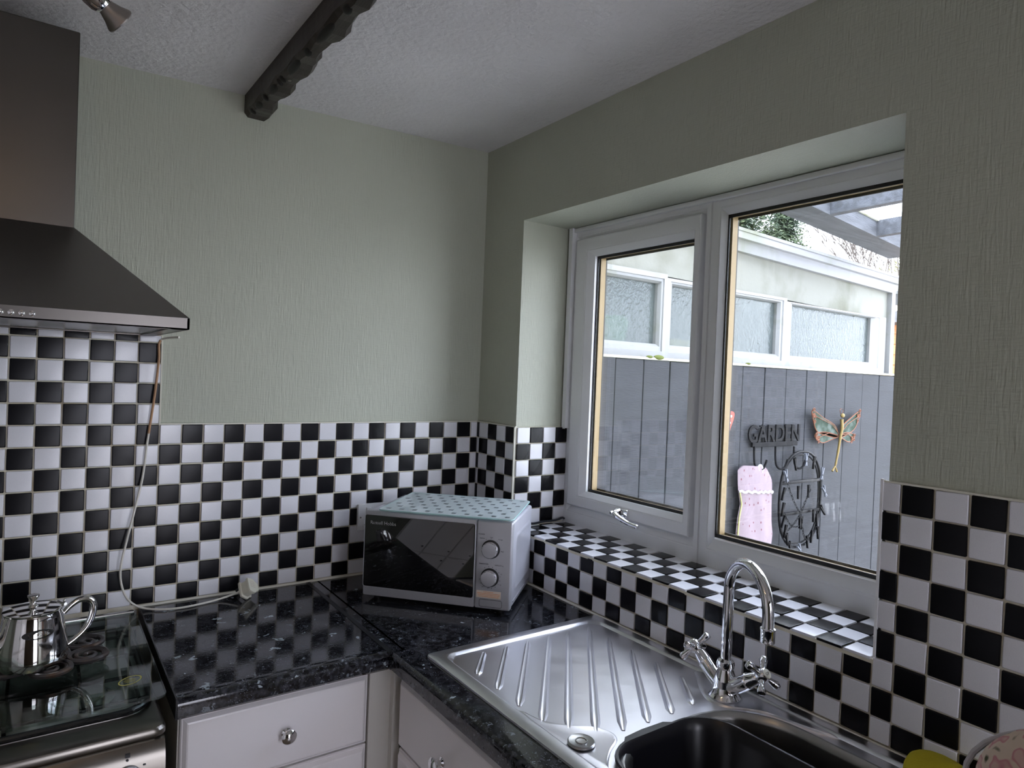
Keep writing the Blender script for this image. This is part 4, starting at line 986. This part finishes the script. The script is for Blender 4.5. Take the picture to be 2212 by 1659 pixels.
# timber clad building beyond
cl = thing('clad_building', (4.6, 1.0, -.1), 'orange-brown timber clad building beyond the outbuilding corner', 'building')
B().box((4.02, .72, -.1), (6.5, 3.0, 2.05)).done('wall', M_clad, cl, smooth=False)
for k in range(18):
    z = .6+k*.08
    b = B(); b.loft([[Vector((x, y, zz)) for y, zz in ((.70, z), (.72, z), (.72, z+.083), (.712, z+.083))] for x in (4.01, 6.5)]); b.done('cladding_board', M_clad, cl, smooth=False)
b = B().box((3.98, .60, 2.03), (6.6, 3.1, 2.11)); b.done('roof', M_pergd, cl, smooth=False)

# pergola / lean-to canopy
pa = math.radians(7.5); pdv = Vector((math.cos(pa), math.sin(pa), 0)); pnv = Vector((-math.sin(pa), math.cos(pa), 0))
PB = Vector((1.426, -.219, 2.30))    # near bottom edge reference
pergola = thing('pergola', (1.6, -1.2, -.1), 'grey timber canopy with clear roof sheets above the yard', 'pergola')
def pbox(a0, a1, n0, n1, z0, z1):
    P_ = [PB+pdv*a+pnv*n_ for a, n_ in ((a0, n0), (a1, n0), (a1, n1), (a0, n1))]
    return B().loft([[Vector((p.x, p.y, z)) for p in P_] for z in (z0, z1)])
pbox(-1.1, 1.55, 0, .155, 2.30, 2.385).done('main_beam', M_pergd, pergola, smooth=False)
pbox(-1.1, 1.55, -.010, .0, 2.378, 2.395).done('flashing_strip', M_cap, pergola, smooth=False)
for a in (-.85, -.27, .31, .89, 1.47):
    P_ = [PB+pdv*q+pnv*n_ for q, n_ in ((a, 0), (a+.045, 0), (a+.045, -2.3), (a, -2.3))]
    zz = (2.302, 2.302, 2.42, 2.42)
    B().loft([[Vector((p.x, p.y, z)) for p, z in zip(P_, zz)], [Vector((p.x, p.y, z+.08)) for p, z in zip(P_, zz)]]).done('rafter', M_pergd, pergola, smooth=False)
for k in range(5):
    a0 = -1.1+k*.56
    P_ = [PB+pdv*q+pnv*n_ for q, n_ in ((a0+.004, .20), (a0+.556, .20), (a0+.556, -2.3), (a0+.004, -2.3))]
    zz = (2.386, 2.386, 2.505, 2.505)
    B().loft([[Vector((p.x, p.y, z)) for p, z in zip(P_, zz)], [Vector((p.x, p.y, z+.004)) for p, z in zip(P_, zz)]]).done('roof_sheet', M_poly, pergola, smooth=False)
    B().loft([[Vector((p.x+dx, p.y, z+.005)) for p, z, dx in zip(P_[:1]+P_[:1]+P_[3:]+P_[3:], (2.386, 2.386, 2.505, 2.505), (-.008, .008, .008, -.008))], [Vector((p.x+dx, p.y, z+.012)) for p, z, dx in zip(P_[:1]+P_[:1]+P_[3:]+P_[3:], (2.386, 2.386, 2.505, 2.505), (-.008, .008, .008, -.008))]]).done('glazing_bar', M_whitep, pergola, smooth=False)
for a in (-1.05, 1.42):
    pbox(a, a+.09, -2.3, -2.21, -.1, 2.42).done('post', M_pergd, pergola, smooth=False)
pbox(-1.1, 1.55, -2.3, -2.2, 2.33, 2.42).done('main_beam', M_pergd, pergola, smooth=False)

# ---- things on the fence; F(px,py,off) converts photo position to the fence plane, used only to lay out positions
def fp(px, py, y=.035):
    d = (px-1106)/1443.04*CR-(py-829.5)/1443.04*CU+CF
    return CP+d*((y-CP.y)/d.y)
# GARDEN sign
gs = thing('garden_hook_rack', fp(1672, 990), 'black cast iron hook rack with the word GARDEN on the grey fence', 'hook rack')
pl_, pr_ = fp(1617, 938), fp(1727, 940)
gw = pr_.x-pl_.x
me = text_mesh('GARDEN', .085, .004, .0016)
xs_ = [v.co.x for v in me.vertices]; ys_ = [v.co.y for v in me.vertices]
sx_ = gw/(max(xs_)-min(xs_)); zt_, zb_ = fp(1672, 919).z, fp(1672, 957).z; sy_ = (zt_-zb_)/(max(ys_)-min(ys_))
Mg = axis_mat(((pl_.x+pr_.x)/2, .036, (zt_+zb_)/2), (0, -1, 0), (1, 0, 0)) @ Matrix.Diagonal((sx_, sy_, 1, 1))
b = B().add_mesh(me, Mg)
B_ser = b
cxs = [pl_.x+gw*t for t in (.02, .17, .22, .33, .37, .50, .54, .66, .70, .83, .87, .98)]
for i in range(2, 12, 2): b.box((cxs[i]-.008, .033, zb_-.001), (cxs[i]+.014, .040, zb_+.005)); b.box((cxs[i]-.004, .033, zt_-.005), (cxs[i]+.012, .040, zt_+.001))
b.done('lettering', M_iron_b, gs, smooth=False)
p0, p1 = fp(1624, 961), fp(1721, 966)
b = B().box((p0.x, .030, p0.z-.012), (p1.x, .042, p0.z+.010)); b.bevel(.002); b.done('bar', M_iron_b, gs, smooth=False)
for px_ in (1627, 1673, 1713):
    t0 = fp(px_, 964); 
    pts = [t0+Vector((0, -.006, 0)), t0+Vector((0, -.008, -.055)), t0+Vector((.006, -.012, -.092)), t0+Vector((.026, -.020, -.108)), t0+Vector((.050, -.026, -.100)), t0+Vector((.064, -.028, -.075)), t0+Vector((.070, -.028, -.064))]
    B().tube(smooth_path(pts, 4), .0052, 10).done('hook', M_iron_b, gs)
    
# peg bag
hk0 = fp(1627, 964)
bg_ = thing('peg_bag', fp(1637, 1185), 'pink sprigged fabric peg bag on a white hook, hanging on the fence', 'peg bag')
tl = fp(1600, 1010, .0); 
cols = 14; rows = 26
def bagpt(u, v, front):
    # u 0..1 across, v 0..1 down ; outline from the photo
    L_ = [(1601, 1010), (1601, 1045), (1602, 1062), (1606, 1090), (1600, 1120), (1597, 1150), (1596, 1178)]
    R_ = [(1667, 1013), (1675, 1040), (1675, 1062), (1674, 1095), (1674, 1130), (1676, 1155), (1672, 1188)]
    k = v*(len(L_)-1); i = min(int(k), len(L_)-2); t = k-i
    l_ = (L_[i][0]*(1-t)+L_[i+1][0]*t, L_[i][1]*(1-t)+L_[i+1][1]*t); r_ = (R_[i][0]*(1-t)+R_[i+1][0]*t, R_[i][1]*(1-t)+R_[i+1][1]*t)
    px = l_[0]*(1-u)+r_[0]*u; py = l_[1]*(1-u)+r_[1]*u
    if v < .12: # rounded shoulders
        e = max(0, abs(u-.5)*2-.62)/.38; py += 7*e*e*(1-v/.12); py -= 4*(1-v/.12)*(1-e)
    bul = math.sin(math.pi*u)**.6
    fold = .006*math.sin(9*u+5*v+2*math.sin(6*v))*v+.004*math.sin(17*u-3*v)*v
    y = .018-(.032*bul*(.35+.65*v)+fold*bul if front else -.004*bul)
    p = fp(px, py, .0); return Vector((p.x, y, p.z))
b = B()
for fr in (True, False):
    G = [[b.b.verts.new(bagpt(i/cols, j/rows, fr)) for i in range(cols+1)] for j in range(rows+1)]
    for j in range(rows):
        for i in range(cols): b.b.faces.new((G[j][i], G[j][i+1], G[j+1][i+1], G[j+1][i]))
bmesh.ops.remove_doubles(b.b, verts=b.b.verts, dist=.0005)
b.done('fabric', M_pink, bg_)
b = B(); b.tube([bagpt(i/20, .34, True)+Vector((0, -.003, .004*math.sin(i*1.9))) for i in range(21)], .006, 6); b.done('lace_edge', M_lace, bg_)
b = B(); b.tube([bagpt(0.02, j/20, True)+Vector((0, -.002, 0)) for j in range(7, 21)]+[bagpt(i/12, 1, True)+Vector((0, -.002, -.002)) for i in range(13)], .0035, 6); b.done('piping', M_piping, bg_)
t0 = hk0+Vector((.026, -.024, -.100))
pts = [t0+Vector((-.012, 0, -.012)), t0+Vector((-.014, 0, .005)), t0+Vector((0, 0, .014)), t0+Vector((.014, 0, .004)), t0+Vector((.016, 0, -.018)), t0+Vector((.006, .004, -.038)), t0+Vector((-.004, .006, -.060))]
B().tube(smooth_path(pts, 5), .0048, 10).done('hanger_hook', M_whitep, bg_)
b = B()
pc = bagpt(.5, .03, True)
b.tube([Vector((pc.x-.07, .015, pc.z-.012)), Vector((pc.x, .012, pc.z-.002)), Vector((pc.x+.07, .015, pc.z-.012))], .004, 8); b.done('hanger', M_whitep, bg_)

# peg dryer: black oval with cross bars, chains and clips
pd_ = thing('peg_dryer', fp(1728, 1180), 'black oval peg dryer with chains and clips hanging on the fence', 'peg dryer')
oc = fp(1728, 1078, .02); ow = (fp(1772, 1078, .02).x-fp(1684, 1078, .02).x)/2; oh = (fp(1728, 976, .02).z-fp(1728, 1180, .02).z)/2
def ovp(a, k=1.0, y=.018): 
    c_, s_ = math.cos(a), math.sin(a); q = 2.4
    return Vector((oc.x+ow*k*math.copysign(abs(c_)**(2/q), c_), y, oc.z+oh*k*math.copysign(abs(s_)**(2/q), s_)))
b = B(); b.tube([ovp(2*math.pi*k/40) for k in range(40)], .0062, 8, closed=True); b.tube([ovp(2*math.pi*k/40, .93, .022) for k in range(40)], .004, 8, closed=True); b.done('hoop', M_blackp, pd_)
for zz in (fp(1728, 1040, .02).z, fp(1728, 1106, .02).z):
    b = B().box((oc.x-ow*.97, .014, zz-.008), (oc.x+ow*.97, .024, zz+.008)); b.bevel(.003); b.done('cross_bar', M_blackp, pd_)
def chain(p, q, sag, n):
    b = B(); p = Vector(p); q = Vector(q)
    for i in range(n):
        t0_, t1_ = i/n, (i+1)/n
        a_p = p.lerp(q, t0_)-Vector((0, 0, sag*4*t0_*(1-t0_))); c_p = p.lerp(q, t1_)-Vector((0, 0, sag*4*t1_*(1-t1_)))
        d = (c_p-a_p); L_ = d.length*.66; m_ = (a_p+c_p)/2; d.normalize(); s_ = Vector((0, -1, 0)) if i % 2 else d.cross(Vector((0, -1, 0))).normalized()
        b.tube([m_+d*(L_*math.cos(a))+s_*(.0042*math.sin(a)) for a in [2*math.pi*k/10 for k in range(10)]], .0014, 5, closed=True)
    b.done('chain', M_blackp, pd_)
zb1 = fp(1728, 1106, .02).z; zb0 = fp(1728, 1040, .02).z
chain((oc.x-.02, 0, zb1), (oc.x+.055, 0, zb0-.04), .0, 8); chain((oc.x-.02, 0, zb1), (oc.x+.06, 0, oc.z-oh*.80), .06, 13); chain((oc.x-.02, 0, zb1), (oc.x-ow*.75, 0, oc.z-oh*.6), .01, 9)
chain(ovp(2.7, .93, .0), (oc.x-.02, 0, zb1), .02, 11); chain(ovp(3.3, .93, .0), (oc.x-.035, 0, zb1-.06), .03, 10)
def peg(p, a, mat, op=.25):
    """clip: two arms in a V with a spring"""
    b = B(); M_ = Matrix.Translation(p) @ Matrix.Rotation(a, 4, 'Y')
    for sgn in (-1, 1):
        R_ = M_ @ Matrix.Rotation(sgn*op*.5, 4, 'Y'); b.box((-.0022+sgn*.003, -.006, -.036), (.0022+sgn*.003, .004, .028), R_)
    b.tube([M_ @ Vector((-.006, -.002, -.008)), M_ @ Vector((.006, -.002, -.008))], .0035, 6)
    b.done('peg', mat, pd_, smooth=False)
for a_deg, k, rot, g_ in ((88, .86, 0, 1), (118, .86, .25, 0), (62, .86, -.2, 0), (150, .98, .35, 1), (28, 1.0, -.15, 1), (5, 1.05, .55, 1), (-12, 1.02, .7, 0), (172, .95, -.4, 0), (185, .94, -.3, 0), (200, .93, -.5, 0), (215, .93, -.3, 0), (228, .97, .2, 0), (243, 1.03, .3, 0), (268, 1.03, .6, 1), (285, .92, .1, 0), (300, .9, -.2, 0), (318, 1.04, .1, 0), (-30, .82, 0, 0)):
    p = ovp(math.radians(a_deg), k, .004); peg(p, -rot, M_greyp if g_ else M_blackp, .5 if g_ else .18)
for dx, zz in ((-.045, zb0-.045), (.045, zb0-.045), (-.02, zb1-.04), (-.005, zb1-.045), (.10, zb1-.02)): peg(Vector((oc.x+dx, .004, zz)), 0, M_blackp, .12)

# dragonfly
dg = thing('dragonfly_ornament', fp(1803, 1010), 'copper and green glass dragonfly ornament on the grey fence', 'ornament')
def q3(px, py, y=.02): p = fp(px, py, .03); return Vector((p.x, y, p.z))
UW = ((1806, 935), (1799, 918), (1776, 903), (1752, 886), (1754, 910), (1762, 932), (1780, 940), (1804, 945))
UWr = ((1812, 935), (1818, 918), (1834, 903), (1853, 889), (1850, 908), (1842, 926), (1830, 936), (1812, 945))
LW = ((1804, 940), (1786, 934), (1764, 934), (1757, 942), (1764, 950), (1774, 956), (1790, 950), (1806, 943))
LWr = ((1811, 940), (1824, 934), (1838, 937), (1841, 944), (1836, 952), (1828, 954), (1818, 948), (1810, 943))
for W_ in (UW, UWr, LW, LWr):
    P_ = smooth_path([q3(x, y, .022) for x, y in W_], 4, True)
    b = B().loft([[p+Vector((0, .0015, 0)) for p in P_], [p-Vector((0, .0015, 0)) for p in P_]]); w_ = b.done('wing', M_wingg, dg, smooth=False)
    b = B(); b.tube(P_, .0032, 6, closed=True)
    tip = q3(*W_[3], .018); root = q3(*W_[0], .018)
    for k in range(5):
        c_ = tip.lerp((P_[12]+P_[20])/2, .15+.17*k)+Vector((.006*math.sin(k*2.4), -.002, .010*math.cos(k*2.4)))
        b.tube([c_+Vector((.012*(1-i/14)*math.cos(i*.75+k), 0, .012*(1-i/14)*math.sin(i*.75+k))) for i in range(14)], .0022, 5)
    b.tube([root, (root+P_[8])/2+Vector((0, -.006, .006)), P_[14]+Vector((0, -.004, 0))], .002, 5)
    b.done('filigree', M_copper, w_)
b = B(); bp_ = smooth_path([q3(1811, 905, .012), q3(1810, 925, .008), q3(1807, 945, .010), q3(1804, 975, .014), q3(1800, 1000, .016), q3(1799, 1008, .018)], 5)
b.tube(bp_, [.0085-.0045*i/(len(bp_)-1)+(.0012 if i % 5 == 0 else 0) for i in range(len(bp_))], 10)
b.tube([q3(1799, 1006, .018), q3(1793, 1017, .018)], [.004, .006], 6); b.tube([q3(1799, 1006, .018), q3(1803, 1018, .018)], [.004, .006], 6); b.done('body', M_gold, dg)
b = B(); b.ball(q3(1813, 897, .012), (.014, .010, .012)); b.done('head', M_gold, dg)
b = B(); b.tube([q3(1812, 894), q3(1810, 886), q3(1814, 882)], .0014, 5); b.tube([q3(1815, 894), q3(1818, 886), q3(1816, 884)], .0014, 5); b.done('antennae', M_copper, dg)
# butterfly mostly behind the mullion
bf = thing('butterfly_ornament', fp(1545, 960), 'orange butterfly ornament with white dots, half hidden by the window mullion', 'ornament')
for sg in (1, -1):
    c0 = 1541
    W_ = [(c0, 950), (c0+sg*12, 905), (c0+sg*30, 889), (c0+sg*41, 891), (c0+sg*40, 905), (c0+sg*33, 925), (c0+sg*26, 950), (c0+sg*10, 960)]
    P_ = smooth_path([q3(x, y, .022) for x, y in W_], 4, True)
    b = B().loft([[p+Vector((0, .002, 0)) for p in P_], [p-Vector((0, .002, 0)) for p in P_]]); w_ = b.done('wing', M_orangew, bf, smooth=False)
    for x, y in ((34, 899), (31, 913), (27, 928), (24, 942), (17, 953)):
        b = B(); b.ball(q3(c0+sg*x, y, .019), (.006, .003, .006), None, 10, 6); b.done('white_dot', M_wdot, w_)
b = B(); b.tube([q3(1541, 885, .015), q3(1541, 960, .015)], [.006, .005], 8); b.done('body', M_gold, bf)

# ---- trees
def conifer(name, base, h, r, n, label, seed):
    random.seed(seed); root = thing(name, base, label, 'tree')
    base = Vector(base)
    B().tube([base, base+Vector((0, 0, h*.5)), base+Vector((0, 0, h))], [.14, .09, .02], 8).done('trunk', M_bark, root)
    b = bmesh.new()
    for i in range(n):
        t = random.random()**.8; z = h*(.12+.88*t); rr = r*(1-t)**.7*(.75+.35*math.sin(i*.7)) + .12; a = random.uniform(0, 2*math.pi); ln = rr*random.uniform(.75, 1.1)
        d = Vector((math.cos(a), math.sin(a), random.uniform(-.25, .15))); p0 = Vector((0, 0, z))
        for k in range(64):
            s0 = random.uniform(.15, 1)*ln; c = p0+d*s0+Vector((random.gauss(0, .07), random.gauss(0, .07), -.12*s0*s0+random.gauss(0, .05)))
            u = Vector((random.gauss(0, 1), random.gauss(0, 1), random.gauss(-.4, .6))).normalized()*random.uniform(.035, .085); w_ = u.orthogonal().normalized()*.013
            v1, v2, v3, v4 = b.verts.new(c-u*.3), b.verts.new(c+w_+u*.3), b.verts.new(c+u), b.verts.new(c-w_+u*.3); b.faces.new((v1, v2, v3, v4))
    me = D.meshes.new('foliage'); b.to_mesh(me); b.free(); me.materials.append(M_leaf); o = D.objects.new('foliage', me); COL.objects.link(o); o.parent = root; o['kind'] = 'stuff'; ORG[o] = base
conifer('conifer', (8.5, 5.4, -.1), 6.2, 1.8, 1300, 'large dark green conifer tree above the outbuilding roof at left', 3)
conifer('conifer', (9.35, 5.0, -.1), 4.75, 1.15, 560, 'smaller blue-green conifer to the right of the large conifer', 5)
def bare(name, base, h, label, seed, spread=.30, mat=M_twig):
    random.seed(seed); root = thing(name, base, label, 'tree'); b = B(); tw = B()
    def grow(p, d, ln, r, lev):
        q = p+d*ln; tgt = b if lev < 3 else tw
        tgt.tube([p, (p+q)/2+Vector((random.gauss(0, .03), random.gauss(0, .03), 0))*ln, q], [r, r*.85, r*.68], 5 if lev > 1 else 7, cap=False)
        if lev >= 6: return
        for k in range(3):
            nd = (d+Vector((random.gauss(0, spread), random.gauss(0, spread), random.gauss(.12, spread*.5)))).normalized()
            grow(q, nd, ln*random.uniform(.62, .85), max(r*.62, .0055), lev+1)
    grow(Vector(base), Vector((0, 0, 1)), h*.3, .055, 0)
    b.done('branches', M_bark, root); o = tw.done('twigs', mat, root); o['kind'] = 'stuff'
bare('bare_tree', (11.6, 4.7, -.1), 5.6, 'leafless winter tree behind the white fascia', 11)
bare('bare_tree', (13.6, 3.4, -.1), 4.9, 'leafless tree with olive tint nearest the right window edge', 12, .34, M_leafy)

for o in COL.objects:
    if o.parent is None and o.get('category') == 'tree': o['group'] = 'trees behind the outbuilding'
    if o.parent is None and o.name.startswith('base_cabinet'): o['group'] = 'white base cabinets under the worktops'
    if o.parent is None and o.name.startswith('worktop'): o['group'] = 'black speckled worktops'
